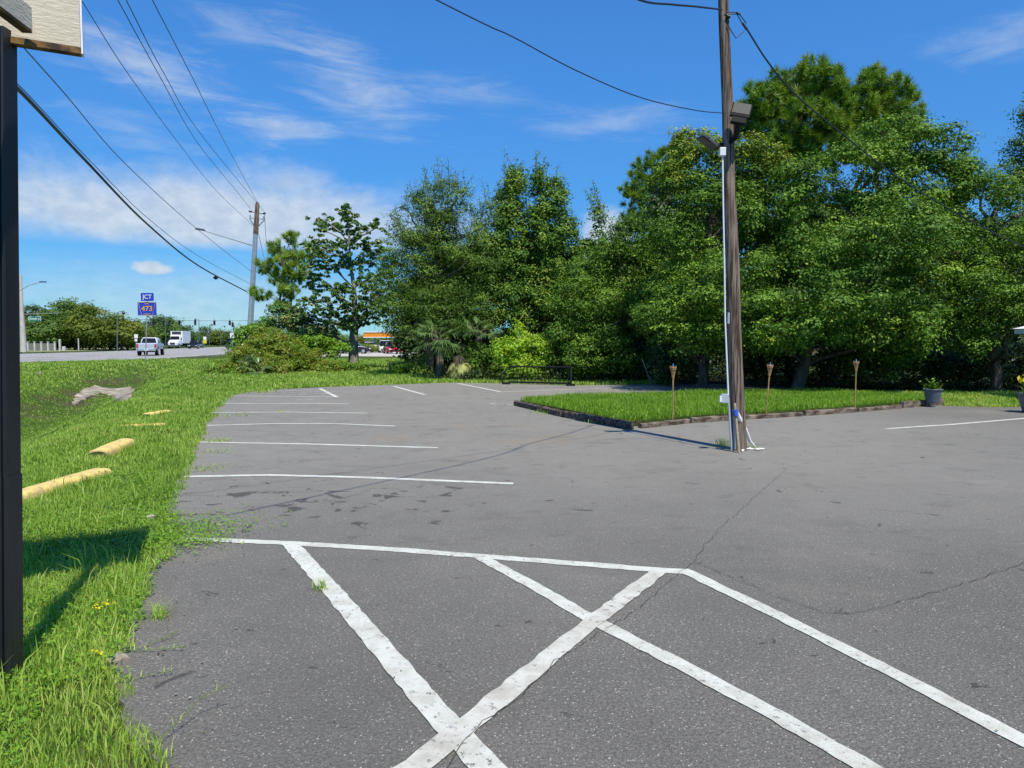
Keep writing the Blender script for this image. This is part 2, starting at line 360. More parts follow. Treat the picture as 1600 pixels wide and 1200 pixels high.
c1 = Y.mix(Y.step(Y.noise(geo, 0.5, 5, 0.65), 0.35, 0.65), (0.065, 0.115, 0.018), (0.105, 0.165, 0.025))
c1 = Y.mix(Y.step(Y.noise(geo, 14, 5, 0.7), 0.4, 0.62), (0.035, 0.06, 0.012), c1)
soil = Y.mix(Y.noise(geo, 25, 4, 0.7), (0.05, 0.04, 0.025), (0.14, 0.11, 0.07))
sepn = Y.n('ShaderNodeSeparateXYZ', i_0=geo)
dip = Y.step(Y.m('MULTIPLY', sepn.outputs[2], -1.0), 0.25, 0.95)
f1 = Y.step(Y.m('ADD', Y.noise(Y.scalevec(geo, (0.6, 0.25, 0.5)), 1.2, 5, 0.65), Y.m('MULTIPLY', dip, 0.07)), 0.53, 0.66)
c1 = Y.mix(Y.m('MULTIPLY', f1, 0.8), c1, soil)
wd = Y.n('ShaderNodeAttribute', attribute_name='wood')
c1 = Y.mix(wd.outputs['Fac'], c1, Y.mix(Y.noise(geo, 9, 5, 0.7), (0.02, 0.016, 0.010), (0.06, 0.046, 0.03)))  # dark leaf litter, its colour darkened further to stand in for canopy shade
nt.links.new(c1, b.inputs['Base Color'])
bn = Y.n('ShaderNodeBump', i_Strength=1.0, i_Distance=0.08, i_Height=Y.noise(geo, 10, 5, 0.7)); nt.links.new(bn.outputs[0], b.inputs['Normal'])
o = Y.n('ShaderNodeOutputMaterial'); nt.links.new(b.outputs[0], o.inputs[0])
g = np_mesh('ground', np.stack([XX, YY, ZZ], -1).reshape(-1, 3), [fc], gm, smooth=True); struct(g)
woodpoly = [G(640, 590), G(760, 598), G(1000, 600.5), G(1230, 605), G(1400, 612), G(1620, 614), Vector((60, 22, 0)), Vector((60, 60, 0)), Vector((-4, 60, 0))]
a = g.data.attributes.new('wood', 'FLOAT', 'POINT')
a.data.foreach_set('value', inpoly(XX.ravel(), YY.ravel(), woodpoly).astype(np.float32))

# ------------------------------------------------------------ asphalt
def asphalt(name, base, specks, stains_and_sheen=False):
    m = bpy.data.materials.new(name); m.use_nodes = True; nt = m.node_tree; nt.nodes.clear(); Y = NT(nt)
    p = Y.n('ShaderNodeNewGeometry').outputs['Position']
    b = Y.n('ShaderNodeBsdfPrincipled', i_Roughness=0.85); b.inputs['Specular IOR Level'].default_value = 0.3
    big = Y.noise(p, 0.35, 5, 0.6); mid = Y.noise(p, 3.0, 5, 0.65); fine = Y.noise(p, 62, 5, 0.85)
    k = lambda f: tuple(c * f for c in base)
    c = Y.mix(Y.step(big, 0.35, 0.65), k(0.82), k(1.16))
    c = Y.mix(Y.m('MULTIPLY', Y.step(mid, 0.35, 0.7), 0.35), c, k(0.80))
    c = Y.mix(Y.m('MULTIPLY', Y.step(fine, 0.44, 0.58), 0.75), k(1.25), k(0.48)) if False else Y.mix(Y.m('MULTIPLY', Y.step(fine, 0.43, 0.57), 0.72), c, k(0.42))
    vor = Y.n('ShaderNodeTexVoronoi', i_Scale=88.0); nt.links.new(p, vor.inputs['Vector'])
    cs = Y.n('ShaderNodeSeparateColor', i_0=vor.outputs['Color'])
    sp_ = Y.m('MULTIPLY', Y.m('LESS_THAN', vor.outputs['Distance'], Y.m('MULTIPLY_ADD', cs.outputs[1], 0.3, 0.12)), Y.step(cs.outputs[0], 0.55, 1.05))
    c = Y.mix(Y.m('MULTIPLY', sp_, specks), c, k(2.6))
    if stains_and_sheen:
        s3 = Y.n('ShaderNodeSeparateXYZ', i_0=p)
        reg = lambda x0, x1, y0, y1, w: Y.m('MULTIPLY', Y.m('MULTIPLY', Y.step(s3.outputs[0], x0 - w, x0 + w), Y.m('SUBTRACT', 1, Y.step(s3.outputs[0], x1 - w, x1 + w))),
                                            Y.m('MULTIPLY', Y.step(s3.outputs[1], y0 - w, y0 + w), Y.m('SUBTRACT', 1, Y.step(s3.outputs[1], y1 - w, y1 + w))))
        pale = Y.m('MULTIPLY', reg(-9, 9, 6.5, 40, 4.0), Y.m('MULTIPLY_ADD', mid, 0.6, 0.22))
        c = Y.mix(Y.m('MULTIPLY', pale, 0.95), c, (0.30, 0.289, 0.255))  # brightening at grazing view, painted as paler albedo over the farther lot
        n = Y.noise(Y.scalevec(p, (1.0, 1.1, 1)), 3.6, 5, 0.6, 0.6)
        th = Y.m('ADD', n, Y.m('MULTIPLY', reg(-3.9, -0.5, 6.0, 7.9, 0.7), 0.085))
        c = Y.mix(Y.m('MULTIPLY', Y.step(th, 0.655, 0.69), 0.78), c, k(0.28))
        n = Y.noise(Y.scalevec(p, (1.0, 1.4, 1)), 1.7, 5, 0.65, 0.5)
        th = Y.m('ADD', n, Y.m('MULTIPLY', reg(-7, 6, 5, 24, 3), 0.04))
        c = Y.mix(Y.m('MULTIPLY', Y.step(th, 0.58, 0.72), 0.42), c, k(0.6))
        tr = Y.step(Y.noise(Y.scalevec(p, (0.5, 2.2, 1)), 1.1, 6, 0.7, 1.2), 0.56, 0.70)
        c = Y.mix(Y.m('MULTIPLY', tr, 0.35), c, k(0.62))
        tan = Y.step(Y.m('ADD', Y.noise(p, 0.7, 4, 0.6), Y.m('MULTIPLY', reg(-2.5, 2.0, 10.6, 13.5, 1.2), 0.16)), 0.60, 0.80)
        c = Y.mix(Y.m('MULTIPLY', tan, 0.30), c, (0.25, 0.19, 0.12))
        # dusty sand near the back of the lot and along the grass
        dust = Y.step(Y.m('ADD', Y.noise(p, 0.6, 5, 0.65), Y.m('MULTIPLY', reg(0, 14, 17.5, 30, 2.5), 0.10)), 0.5, 0.75)
        c = Y.mix(Y.m('MULTIPLY', dust, 0.22), c, (0.30, 0.28, 0.25))
    nt.links.new(c, b.inputs['Base Color'])
    bn = Y.n('ShaderNodeBump', i_Strength=1.0, i_Distance=0.008, i_Height=Y.m('ADD', Y.noise(p, 110, 3, 0.8), Y.m('MULTIPLY', vor.outputs['Distance'], -0.6)))
    nt.links.new(bn.outputs[0], b.inputs['Normal'])
    o = Y.n('ShaderNodeOutputMaterial'); nt.links.new(b.outputs[0], o.inputs[0]); return m
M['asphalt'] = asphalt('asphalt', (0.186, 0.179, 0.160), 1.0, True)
M['road'] = asphalt('road_asphalt', (0.38, 0.375, 0.365), 0.3)
rng = random.Random(4)
def dense(poly, step, jit, closed=True):
    out = []
    n = len(poly)
    for i in range(n if closed else n - 1):
        a, b = Vector(poly[i]), Vector(poly[(i + 1) % n]); L = (b - a).length; k = max(1, min(400, int(L / step)))
        for j in range(k):
            p = a.lerp(b, j / k)
            q = jit * (1 if max(abs(a.x), abs(a.y)) < 30 else 0)
            out.append(p + Vector((rng.uniform(-q, q), rng.uniform(-q, q), 0)))
    if not closed: out.append(Vector(poly[-1]))
    return out
lotd = dense(lot, 0.08, 0.018)
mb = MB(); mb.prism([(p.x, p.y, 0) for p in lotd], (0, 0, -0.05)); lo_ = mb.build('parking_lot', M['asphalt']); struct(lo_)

def strip(pts, w, z, name='painted_line', m=None, jit=0.004, step=0.06, wj=0.0, parent=None):
    P = dense(pts, step, 0, False); V = []
    for i, p in enumerate(P):
        d = (P[min(i + 1, len(P) - 1)] - P[max(i - 1, 0)]); d.z = 0; d.normalize(); nrm = Vector((-d.y, d.x, 0))
        a = w / 2 * (1 + rng.uniform(-wj, wj)); b = w / 2 * (1 + rng.uniform(-wj, wj))
        V.append((*(p + nrm * (a + rng.uniform(-jit, jit))).xy, z)); V.append((*(p - nrm * (b + rng.uniform(-jit, jit))).xy, z))
    mb = MB(); mb.add(V, [(2 * i, 2 * i + 1, 2 * i + 3, 2 * i + 2) for i in range(len(P) - 1)])
    o = mb.build(name, m or M['paint'], parent); return o
pm = bpy.data.materials.new('line_paint'); pm.use_nodes = True; nt = pm.node_tree; nt.nodes.clear(); Y = NT(nt)
p = Y.n('ShaderNodeNewGeometry').outputs['Position']
b = Y.n('ShaderNodeBsdfPrincipled', i_Roughness=0.7)
c = Y.mix(Y.step(Y.noise(p, 5, 5, 0.7), 0.35, 0.75), (0.60, 0.62, 0.565), (0.44, 0.43, 0.36))
c = Y.mix(Y.step(Y.m('ADD', Y.noise(p, 30, 8, 0.8), Y.m('MULTIPLY', Y.noise(p, 1.3, 3, 0.6), 0.16)), 0.66, 0.69), c, (0.15, 0.145, 0.135))
c = Y.mix(Y.m('MULTIPLY', Y.step(Y.noise(Y.scalevec(p, (1, 1, 1)), 2.2, 6, 0.75, 1.0), 0.54, 0.66), 0.5), c, (0.36, 0.34, 0.30))
nt.links.new(c, b.inputs['Base Color'])
bn = Y.n('ShaderNodeBump', i_Strength=0.9, i_Distance=0.006, i_Height=Y.noise(p, 60, 5, 0.85)); nt.links.new(bn.outputs[0], b.inputs['Normal'])
o = Y.n('ShaderNodeOutputMaterial'); nt.links.new(b.outputs[0], o.inputs[0]); M['paint'] = pm
M['old_paint'] = pm.copy(); M['old_paint'].name = 'old_line_paint'
for nd in M['old_paint'].node_tree.nodes:
    if nd.type == 'MIX' and nd.data_type == 'RGBA' and abs(nd.inputs[6].default_value[0] - .60) < .01:
        nd.inputs[6].default_value = (.59, .59, .53, 1); nd.inputs[7].default_value = (.42, .40, .34, 1)
worn = bpy.data.materials.new('worn_paint'); worn.use_nodes = True; nt = worn.node_tree; nt.nodes.clear(); Y = NT(nt)
p = Y.n('ShaderNodeNewGeometry').outputs['Position']
b = Y.n('ShaderNodeBsdfPrincipled', i_Roughness=0.8)
nt.links.new(Y.mix(Y.step(Y.noise(p, 9, 5, 0.7), 0.42, 0.6), (0.19, 0.18, 0.17), (0.58, 0.58, 0.56)), b.inputs['Base Color'])
o = Y.n('ShaderNodeOutputMaterial'); nt.links.new(b.outputs[0], o.inputs[0])
def line(px, w=0.10, z=0.004, m=None, jit=0.006):
    return struct(strip([G(*q) for q in px], w, z, 'painted_line', m, jit))
line([(283, 842), (450, 849), (600, 858), (750, 869.5), (900, 881), (1040, 892), (1078, 894)], 0.105, 0.004)
line([(1066, 891), (1200, 955), (1400, 1055), (1640, 1180)], 0.10, 0.0055)
line([(453, 850), (540, 948), (600, 1018), (680, 1112), (760, 1198), (800, 1245)], 0.125, 0.007)
line([(752, 872), (850, 925), (925, 969), (1050, 1033), (1200, 1112), (1340, 1192), (1430, 1245)], 0.10, 0.0055)
line([(1028, 895), (930, 970), (820, 1060), (720, 1143), (650, 1198), (560, 1270)], 0.115, 0.0085, M['old_paint'], 0.008)
line([(288, 745), (420, 742.5), (560, 746), (802, 756)]); line([(308, 691), (480, 694), (684, 700)])
line([(322, 665), (430, 662), (520, 662), (617, 666)]); line([(330, 644.7), (450, 644), (574, 645.7)])
line([(343, 630.5), (545, 631)]); line([(360, 618.5), (450, 619.5), (526, 620)])
line([(380, 613.5), (440, 611), (505, 608.5)], 0.10, 0.0055); line([(500, 607.5), (527, 621)], 0.13, 0.007)
line([(405, 616), (512, 612)], 0.09, 0.0085, worn); line([(440, 618.5), (518, 615)], 0.09, 0.010, worn)
line([(458, 625), (490, 625)], 0.10, 0.004, worn)
line([(615, 603.5), (664, 617)], 0.12); line([(715, 599), (783, 612.5)], 0.12)
line([(780, 612.5), (860, 610), (1000, 605.5), (1060, 605.5)], 0.10, 0.0055); line([(765, 603.5), (880, 605.5), (940, 607.5)], 0.09, 0.007, worn)
line([(766, 631), (802, 632.5)], 0.10, 0.004, worn); line([(970, 617.5), (1060, 615.5)], 0.10, 0.004)
line([(1385, 670), (1480, 664), (1600, 654), (1700, 645)], 0.10)
def crackline(px, w=0.007, jag=0.03, seg=5):
    P = [G(*q) for q in px]; out = []
    for a, b in zip(P[:-1], P[1:]):
        k = max(2, int((b - a).length / 0.06))
        for j in range(k): out.append(a.lerp(b, j / k) + Vector((rng.gauss(0, jag * .28), rng.gauss(0, jag * .28), 0)))
    out.append(P[-1])
    return struct(strip(out, w, 0.0105, 'asphalt_crack', M['crack'], 0.0006, 0.03, 0.8))
crackline([(1640, 868), (1600, 882), (1500, 915), (1400, 944), (1330, 961), (1290, 959), (1220, 936), (1150, 905), (1085, 880)], 0.0040)
crackline([(1102, 852), (1085, 880), (1060, 897), (1000, 950), (945, 985)], 0.0028)
crackline([(1102, 852), (1130, 822), (1165, 790), (1230, 733), (1290, 714)], 0.0025)
crackline([(945, 985), (870, 1035), (800, 1100), (745, 1143), (712, 1178), (690, 1215)], 0.0035)
crackline([(1450, 940), (1500, 960), (1600, 985)], 0.002); crackline([(1300, 715), (1420, 712), (1600, 720)], 0.002)

# ------------------------------------------------------------ highway
road_px = [(-700, 583), (-300, 575), (35, 566.5), (230, 561.5), (300, 557), (370, 552), (440, 548), (560, 545), (800, 542.5), (800, 537), (560, 538), (420, 540), (300, 543.5), (210, 547.5), (130, 550.5), (35, 553), (-300, 559), (-700, 563)]
rp = [G(*q) for q in road_px]
mb = MB(); mb.prism([(p.x, p.y, 0.02) for p in rp], (0, 0, -0.1)); struct(mb.build('highway', M['road']))
def rstrip(px, w, m, name, z): return struct(strip([G(*q) for q in px], w, z, name, m, 0.0, 2.0))
rstrip([(-300, 573.2), (35, 565.2), (230, 560.3), (300, 556), (370, 551.2), (440, 547.5)], 0.16, M['lane_white'], 'painted_line', 0.025)
for yo_, xs0 in ((2.6, -60), (6.4, 20), (9.6, 80)):
    rstrip([(x, 566.5 - yo_ * (1 - 0.45 * max(0, x) / 400) - 0.022 * max(x, 0)) for x in range(xs0, xs0 + 330, 30)], 0.7, M['seal'], 'road_joint', 0.0235)
for k, yo in enumerate((5.0, 8.5)):
    for s in range(14):
        x0 = -60 + s * 36
        q = lambda x: (x, 566.5 - yo * (1 - 0.45 * max(0, x) / 400) - 0.022 * max(x, 0))
        if s % 2 == 0 or True: rstrip([q(x0), q(x0 + 14)], 0.22, M['lane_white'], 'painted_line', 0.0265)
# pale kerb and the verge on the far side
mb = MB(); K = [G(*q) for q in [(262, 560.6), (300, 558.4), (372, 553.6)]]
for a_, b_ in zip(K[:-1], K[1:]):
    d = (b_ - a_); mb.box((a_ + b_) / 2 + Vector((0, 0, 0.02)), (d.length, 0.35, 0.15), Matrix.Rotation(math.atan2(d.y, d.x), 3, 'Z'))
struct(mb.build('kerb', M['concrete']))
verge_m = mat('verge_grass', (0.33, 0.33, 0.17), 0.95, 0.1, dark=(0.20, 0.24, 0.09), nscale=0.6)
mb = MB(); V = [G(*q) for q in [(-300, 558), (35, 552), (130, 549.3), (212, 546.2), (212, 543.6), (120, 545.2), (35, 547), (-300, 551)]]
mb.prism([(p.x, p.y, 0.14) for p in V], (0, 0, -0.2)); struct(mb.build('verge', verge_m))
mb = MB(); V = [G(*q) for q in [(500, 556.5), (640, 557), (660, 549.5), (500, 550)]]
mb.prism([(p.x, p.y, 0.03) for p in V], (0, 0, -0.1)); struct(mb.build('forecourt', mat('pale_pavement', (0.5, 0.46, 0.42), 0.9, 0.2, noise=0.15, nscale=1)))

# ------------------------------------------------------------ leaves
def leaf_quads(c, size, rg, up=0.4, asp=0.5, outward=None, ow=0.0, jit=0.35):
    """c (N,3) -> rhombic leaves with random orientation leaning up/outward"""
    N = len(c); nrm = rg.normal(size=(N, 3)); nrm /= np.linalg.norm(nrm, axis=1, keepdims=True)
    nrm[:, 2] += up * 2
    if outward is not None: nrm += outward * ow
    nrm /= np.linalg.norm(nrm, axis=1, keepdims=True) + 1e-6
    t = np.cross(nrm, rg.normal(size=(N, 3))); t /= np.linalg.norm(t, axis=1, keepdims=True) + 1e-6
    u = np.cross(nrm, t); s = (size * (1 + jit * rg.uniform(-1, 1, N)))[:, None]
    v = np.stack([c - t * s * 0.5, c + u * s * asp * 0.5 + t * s * 0.05, c + t * s * 0.5, c - u * s * asp * 0.5 + t * s * 0.05], 1).reshape(-1, 3)
    return v, np.arange(4 * N).reshape(N, 4)
def sublobes(lobes, spacing, rg, fill=0.25):
    """spread sub-lobe centres over the shells of the main ellipsoids"""
    out = []
    for (c, r) in lobes:
        c = np.array(c); r = np.array(r); area = 4 * PI * ((r[0] * r[1]) ** 1.6 / 3 + (r[0] * r[2]) ** 1.6 / 3 + (r[1] * r[2]) ** 1.6 / 3) ** (1 / 1.6)
        n = max(3, int(area / (spacing ** 2)))
        d = rg.normal(size=(n, 3)); d /= np.linalg.norm(d, axis=1, keepdims=True)
        d[:, 2] = np.where(d[:, 2] < -0.3, d[:, 2] * rg.choice([1, -1], n), d[:, 2])
        rad = rg.uniform(0.72, 1.02, n); k = rg.random(n) < fill; rad[k] = rg.uniform(0.3, 0.7, k.sum())
        out.append(c + d * r * rad[:, None])
    return np.concatenate(out)
def crown(lobes, rg, sub=0.7, per=260, size=0.11, flat=0.72, up=0.28, asp=0.58, spacing=None, fill=0.15, droop=0.0):
    S = sublobes(lobes, spacing or sub * 1.3, rg, fill); n = len(S)
    rs = sub * rg.uniform(0.55, 1.25, n); cnt = np.maximum(20, (per * (rs / sub) ** 2)).astype(int)
    idx = np.repeat(np.arange(n), cnt); N = len(idx)
    d = rg.normal(size=(N, 3)); d /= np.linalg.norm(d, axis=1, keepdims=True)
    d[:, 2] = np.where((d[:, 2] < 0) & (rg.random(N) < 0.6), -d[:, 2], d[:, 2])
    # lumpy radius so that each sub-lobe breaks into sprays
    ph = rg.uniform(0, 6.28, (n, 3))[idx]
    lump = 0.22 * (np.sin(d[:, 0] * 5 + ph[:, 0]) + np.sin(d[:, 1] * 5 + ph[:, 1]) + np.sin(d[:, 2] * 6 + ph[:, 2]))
    r = rs[idx] * (0.76 + lump + 0.12 * rg.normal(size=N))
    c = S[idx] + d * r[:, None] * np.array([1, 1, flat]); c[:, 2] -= droop * rs[idx] * (d[:, 0] ** 2 + d[:, 1] ** 2)
    v, f = leaf_quads(c, size, rg, up, asp, d, 1.7)
    tint = np.clip(rg.normal(0.42, 0.2, n)[idx] + rg.normal(0, 0.2, N), 0, 1)
    return v, f, tint, S
def pxlobes(L, D):
    out = []
    for q in L:
        px, py, rx, ry = q[:4]; dd = q[4] if len(q) > 4 else 0; c = at(px, py, D + dd); k = (D + dd) / F
        rx *= k; ry *= k; out.append(((c.x, c.y, c.z), (rx, q[5] if len(q) > 5 else min(max(rx, ry) * 0.85, 2.6), ry)))
    return out
def limb(mb, a, b, r0, r1, rg, wob=0.06, n=6):
    a = Vector(a); b = Vector(b); L = (b - a).length; P = []
    for i in range(n + 1):
        t = i / n; p = a.lerp(b, t); s = math.sin(PI * t) * L * wob
        P.append(p + Vector((rg.uniform(-s, s), rg.uniform(-s, s), math.sin(PI * t) * L * 0.06)))
    mb.tube(P, [r0 + (r1 - r0) * (i / n) for i in range(n + 1)], 6); return P
def tree(name, label, cat, L, D, tx, lm, rt=0.16, seed=0, sub=0.7, per=230, size=0.11, limbs=14, group=None, bark='bark', base=None, twigs=0, **kw):
    rg = np.random.default_rng(seed); rr = random.Random(seed)
    lobes = pxlobes(L, D); bx = at(tx, 560, D); z0 = float(terr(bx.x, D))
    t = thing(name, label, cat, (bx.x, D, z0), group=group)
    v, f, tint, S = crown(lobes, rg, sub, per, size, **kw)
    k = v[:, 2].reshape(-1, 4).min(1) > z0 + 0.02
    f = f[k]; tint = tint[k]
    zc = [c for c, r in lobes]; top = max(c[2] for c in zc)
    mb = MB(); tp = Vector((np.mean([c[0] for c in zc]), D, z0 + (top - z0) * 0.8))
    P = limb(mb, (bx.x, D, z0 - 0.1), tp, rt, rt * 0.3, rr, 0.025, 9)
    pick = rg.permutation(len(S))[:limbs]
    for i in pick:
        s = Vector(S[i]); j = max(1, min(8, int((s.z - z0) / max(0.5, tp.z - z0) * 9) - 2)); limb(mb, P[j], s, rt * 0.38, 0.02, rr, 0.07)
    if twigs:        # thin leafy shoots that stand out of the top
        vt = []; 
        tops = S[np.argsort(-S[:, 2] + rg.normal(0, 1.0, len(S)))][:twigs]
        for s in tops:
            e = s + np.array([rg.normal(0, 0.35), rg.normal(0, 0.35), rg.uniform(0.6, 1.5)])
            limb(mb, s, e, 0.015, 0.005, rr, 0.05, 3)
            m = 34; tt = rg.uniform(0.2, 1, m); vt.append(s + (e - s) * tt[:, None] + rg.normal(0, 0.09, (m, 3)))
        c = np.concatenate(vt); v2, f2 = leaf_quads(c, size, rg, 0.3, kw.get('asp', 0.5)); f = np.concatenate([f, f2 + len(v)]); v = np.concatenate([v, v2])
        tint = np.concatenate([tint, rg.uniform(0.3, 0.8, len(f2))])
    np_mesh('crown', v, [f], lm, t, tint); mb.build('trunk', M[bark], t)
    return t
def pine(name, label, L, D, tx, seed, lm=None, tuft=0.26, nt_=7.0, trunks=None, group=None, needles=110, wid=0.03, rt=0.17):
    rg = np.random.default_rng(seed); rr = random.Random(seed); lobes = pxlobes(L, D); bx = at(tx, 560, D); z0 = float(terr(bx.x, D))
    t = thing(name, label, 'tree', (bx.x, D, z0), group=group)
    C = []
    for c, r in lobes:
        n = int(nt_ * (r[0] * r[2] + r[0] * r[1] + r[1] * r[2]) ** 1.0 * 1.3) + 4
        d = rg.normal(size=(n, 3)); d /= np.linalg.norm(d, axis=1, keepdims=True)
        C.append(np.array(c) + d * np.array(r) * rg.uniform(0.45, 1.02, n)[:, None])
    C = np.concatenate(C); n = len(C)
    ax = rg.normal(size=(n, 3)) * 0.5 + np.array([0, 0, 1.0]); ax /= np.linalg.norm(ax, axis=1, keepdims=True)
    idx = np.repeat(np.arange(n), needles); N = len(idx)
    d = rg.normal(size=(N, 3)); d /= np.linalg.norm(d, axis=1, keepdims=True); d = d + ax[idx] * 0.9; d /= np.linalg.norm(d, axis=1, keepdims=True)
    o = C[idx] + ax[idx] * rg.uniform(-0.5, 0.3, N)[:, None] * tuft; ln = tuft * rg.uniform(0.7, 1.25, N)
    w = np.cross(d, rg.normal(size=(N, 3))); w /= np.linalg.norm(w, axis=1, keepdims=True); w *= wid / 2
    v = np.stack([o - w, o + w, o + d * ln[:, None]], 1).reshape(-1, 3); f = np.arange(3 * N).reshape(N, 3)
    tint = np.clip(rg.normal(0.45, 0.18, n)[idx] + rg.normal(0, 0.12, N), 0, 1)
    np_mesh('crown', v, [f], lm or L_PINE, t, tint)
    mb = MB(); zc = [c for c, r in lobes]; top = max(c[2] for c in zc)
    for q, (txx, topx) in enumerate(trunks or [(tx, None)]):
        b0 = at(txx, 560, D); xt = at(topx, 400, D).x if topx else np.mean([c[0] for c in zc])
        P = limb(mb, (b0.x, D, z0 - .1), (xt, D, z0 + (top - z0) * 0.95), rt, 0.05, rr, 0.012, 9)
        for i in rg.permutation(n)[:46 // len(trunks or [1])]:
            s = Vector(C[i]); j = max(2, min(9, int((s.z - z0) / (top - z0) * 9) - 1)); limb(mb, P[j], s, rt * 0.25, 0.015, rr, 0.06, 4)
    mb.build('trunk', M['bark'], t); return t

GWOOD = 'trees of the wood behind the car park'
tree('oak_tree', 'broad dense oak with dark green crown behind the middle torch, right of the wooden pole', 'tree',
     [(1225, 335, 75, 75), (1325, 285, 85, 60), (1420, 250, 55, 50), (1455, 300, 60, 65), (1250, 440, 85, 65, -1.2, 2.6), (1380, 400, 95, 80, -1.4, 2.8), (1210, 500, 65, 36, -2.6, 2.0), (1300, 490, 80, 38, -2.3, 2.2), (1400, 500, 70, 34, -2.0, 2.2), (1440, 460, 60, 50, -1), (1290, 370, 80, 70, 1), (1340, 430, 120, 100, 2.5, 2.0), (1230, 400, 60, 60, .5), (1345, 345, 60, 50, 0), (1465, 245, 45, 42, .5), (1490, 300, 45, 45, 0), (1400, 225, 50, 40, .5), (1205, 535, 50, 24, -2.0, 1.6), (1310, 530, 60, 24, -1.6, 1.6), (1400, 535, 50, 22, -1.2, 1.5)],
     23.4, 1245, L_OAK2, 0.22, 1, 0.50, 330, 0.088, 16, GWOOD, flat=.72, up=.38, spacing=.80)
vo = tree('oak_tree', 'tall oak left of the wooden pole with yellow-green vines over its top', 'tree',
     [(1075, 262, 36, 34, .4), (1050, 310, 50, 50), (1115, 285, 50, 40), (1170, 262, 42, 34), (1120, 350, 70, 70, -.5), (1190, 320, 50, 60), (1050, 400, 58, 60, -.5), (1105, 455, 75, 55, -1.4, 2.4), (1060, 500, 60, 42, -1.6, 2.2), (1140, 500, 60, 38, -2.0, 2.2), (1080, 535, 60, 26, -1.4, 1.6), (1160, 538, 40, 22, -1.4, 1.5), (1100, 390, 60, 60, 1.5), (1180, 410, 50, 60, .5)],
     24.6, 1100, L_OAK, 0.2, 2, 0.52, 240, 0.085, 14, GWOOD, flat=.6, up=.38, spacing=.76)
rg = np.random.default_rng(222); v, f, tint, S = crown(pxlobes([(1082, 226, 30, 22, .2), (1060, 250, 26, 20, -.2), (1110, 235, 30, 22, -.3), (1165, 228, 26, 22, 0), (1190, 245, 30, 24, -.2), (1215, 262, 26, 18, -.4), (1140, 250, 30, 20, -.5), (1050, 285, 18, 22, -.6)], 24.6), rg, .34, 110, .085, .7, .4, .6)
np_mesh('vine', v, [f], L_VINE, vo, tint)
tree('oak_tree', 'round oak with small dark leaves between the spire-topped tree and the vine-covered oak', 'tree',
     [(950, 430, 48, 48), (905, 475, 48, 48, -.5), (1010, 400, 45, 55), (955, 510, 70, 50, -1), (1020, 490, 50, 60, -.8), (905, 535, 40, 34, -1), (985, 385, 35, 30), (960, 550, 60, 30, -1), (1040, 420, 50, 60, 1), (965, 460, 80, 70, 2)],
     29.0, 965, L_OAK, 0.18, 3, 0.56, 240, 0.09, 12, GWOOD)
tree('oak_tree', 'spreading oak at the right edge above the white awning', 'tree',
     [(1530, 325, 60, 50), (1545, 290, 40, 34, .5), (1500, 530, 55, 24, -1.2, 1.5), (1590, 500, 60, 26, -1.2, 1.5), (1500, 400, 60, 60), (1580, 410, 70, 70, -1), (1530, 470, 80, 42, -1.2), (1640, 400, 70, 80), (1620, 480, 80, 40, -1.5), (1480, 490, 50, 35, -1)],
     22.6, 1560, L_OAK, 0.2, 4, 0.48, 290, 0.078, 14, GWOOD, flat=.74, up=.38, spacing=.76)
tree('cedar_tree', 'dark ragged tree cut off by the right edge, highest branches at the right', 'tree',
     [(1612, 250, 28, 45), (1625, 180, 22, 45), (1585, 300, 30, 28), (1660, 230, 45, 90), (1650, 330, 60, 60)],
     31.0, 1650, L_FEATH, 0.2, 5, 0.5, 120, 0.10, 14, GWOOD, twigs=14)
tree('laurel_tree', 'big feathery evergreen with wispy top left of the narrow upright tree', 'tree',
     [(690, 318, 42, 36, 0), (650, 345, 42, 38), (715, 370, 48, 50), (645, 405, 48, 42), (690, 400, 60, 50, 1.5), (690, 430, 60, 45), (690, 470, 75, 50, 1.5), (612, 438, 30, 40), (745, 430, 45, 50, -.5), (640, 490, 55, 45, -.6), (720, 490, 55, 45, -.8), (628, 478, 26, 30, -.5), (765, 350, 18, 28)],
     33.0, 670, L_FEATH, 0.2, 6, 0.54, 230, 0.10, 26, GWOOD, twigs=60, asp=0.35)
tree('maple_tree', 'narrow upright tree with pointed top, tallest left of the vine-covered oak', 'tree',
     [(812, 300, 16, 34, 0, .8), (845, 300, 14, 32, 0, .8), (868, 315, 14, 34, 0, .8), (790, 320, 12, 30, 0, .8), (800, 360, 25, 40), (850, 370, 35, 45), (885, 380, 18, 35), (810, 420, 45, 45), (870, 440, 50, 45), (820, 490, 55, 45, -.5), (775, 400, 28, 40), (835, 430, 70, 60, 1.5), (755, 450, 30, 40, .5)],
     33.5, 830, L_MAPLE, 0.17, 7, 0.42, 170, 0.11, 26, GWOOD, twigs=26, flat=1.1)
tree('sapling_tree', 'thin spire-topped sapling standing before the white cloud', 'tree',
     [(935, 345, 8, 24, 0, .35), (931, 385, 12, 20, 0, .5), (915, 400, 18, 25, 0, .7), (945, 410, 18, 22)],
     34.0, 932, L_MAPLE, 0.09, 8, 0.36, 80, 0.12, 8, GWOOD, twigs=10, flat=1.1)
pine('pine_tree', 'tall pine with rounded double crown highest over the wood', [(1255, 135, 62, 36), (1195, 160, 42, 32), (1300, 165, 30, 45), (1240, 195, 75, 40), (1160, 190, 25, 26), (1290, 230, 50, 40), (1215, 240, 50, 35)],
     36.5, 1262, 11, tuft=0.40, nt_=13.0, group=GWOOD, needles=120, wid=0.035)
pine('pine_tree', 'tall pine with lobed top right of the highest pine', [(1362, 122, 22, 22), (1350, 165, 36, 38), (1402, 148, 30, 34), (1408, 195, 32, 40), (1350, 215, 50, 40)],
     37.5, 1370, 12, tuft=0.40, nt_=14.0, group=GWOOD, needles=120, wid=0.035)
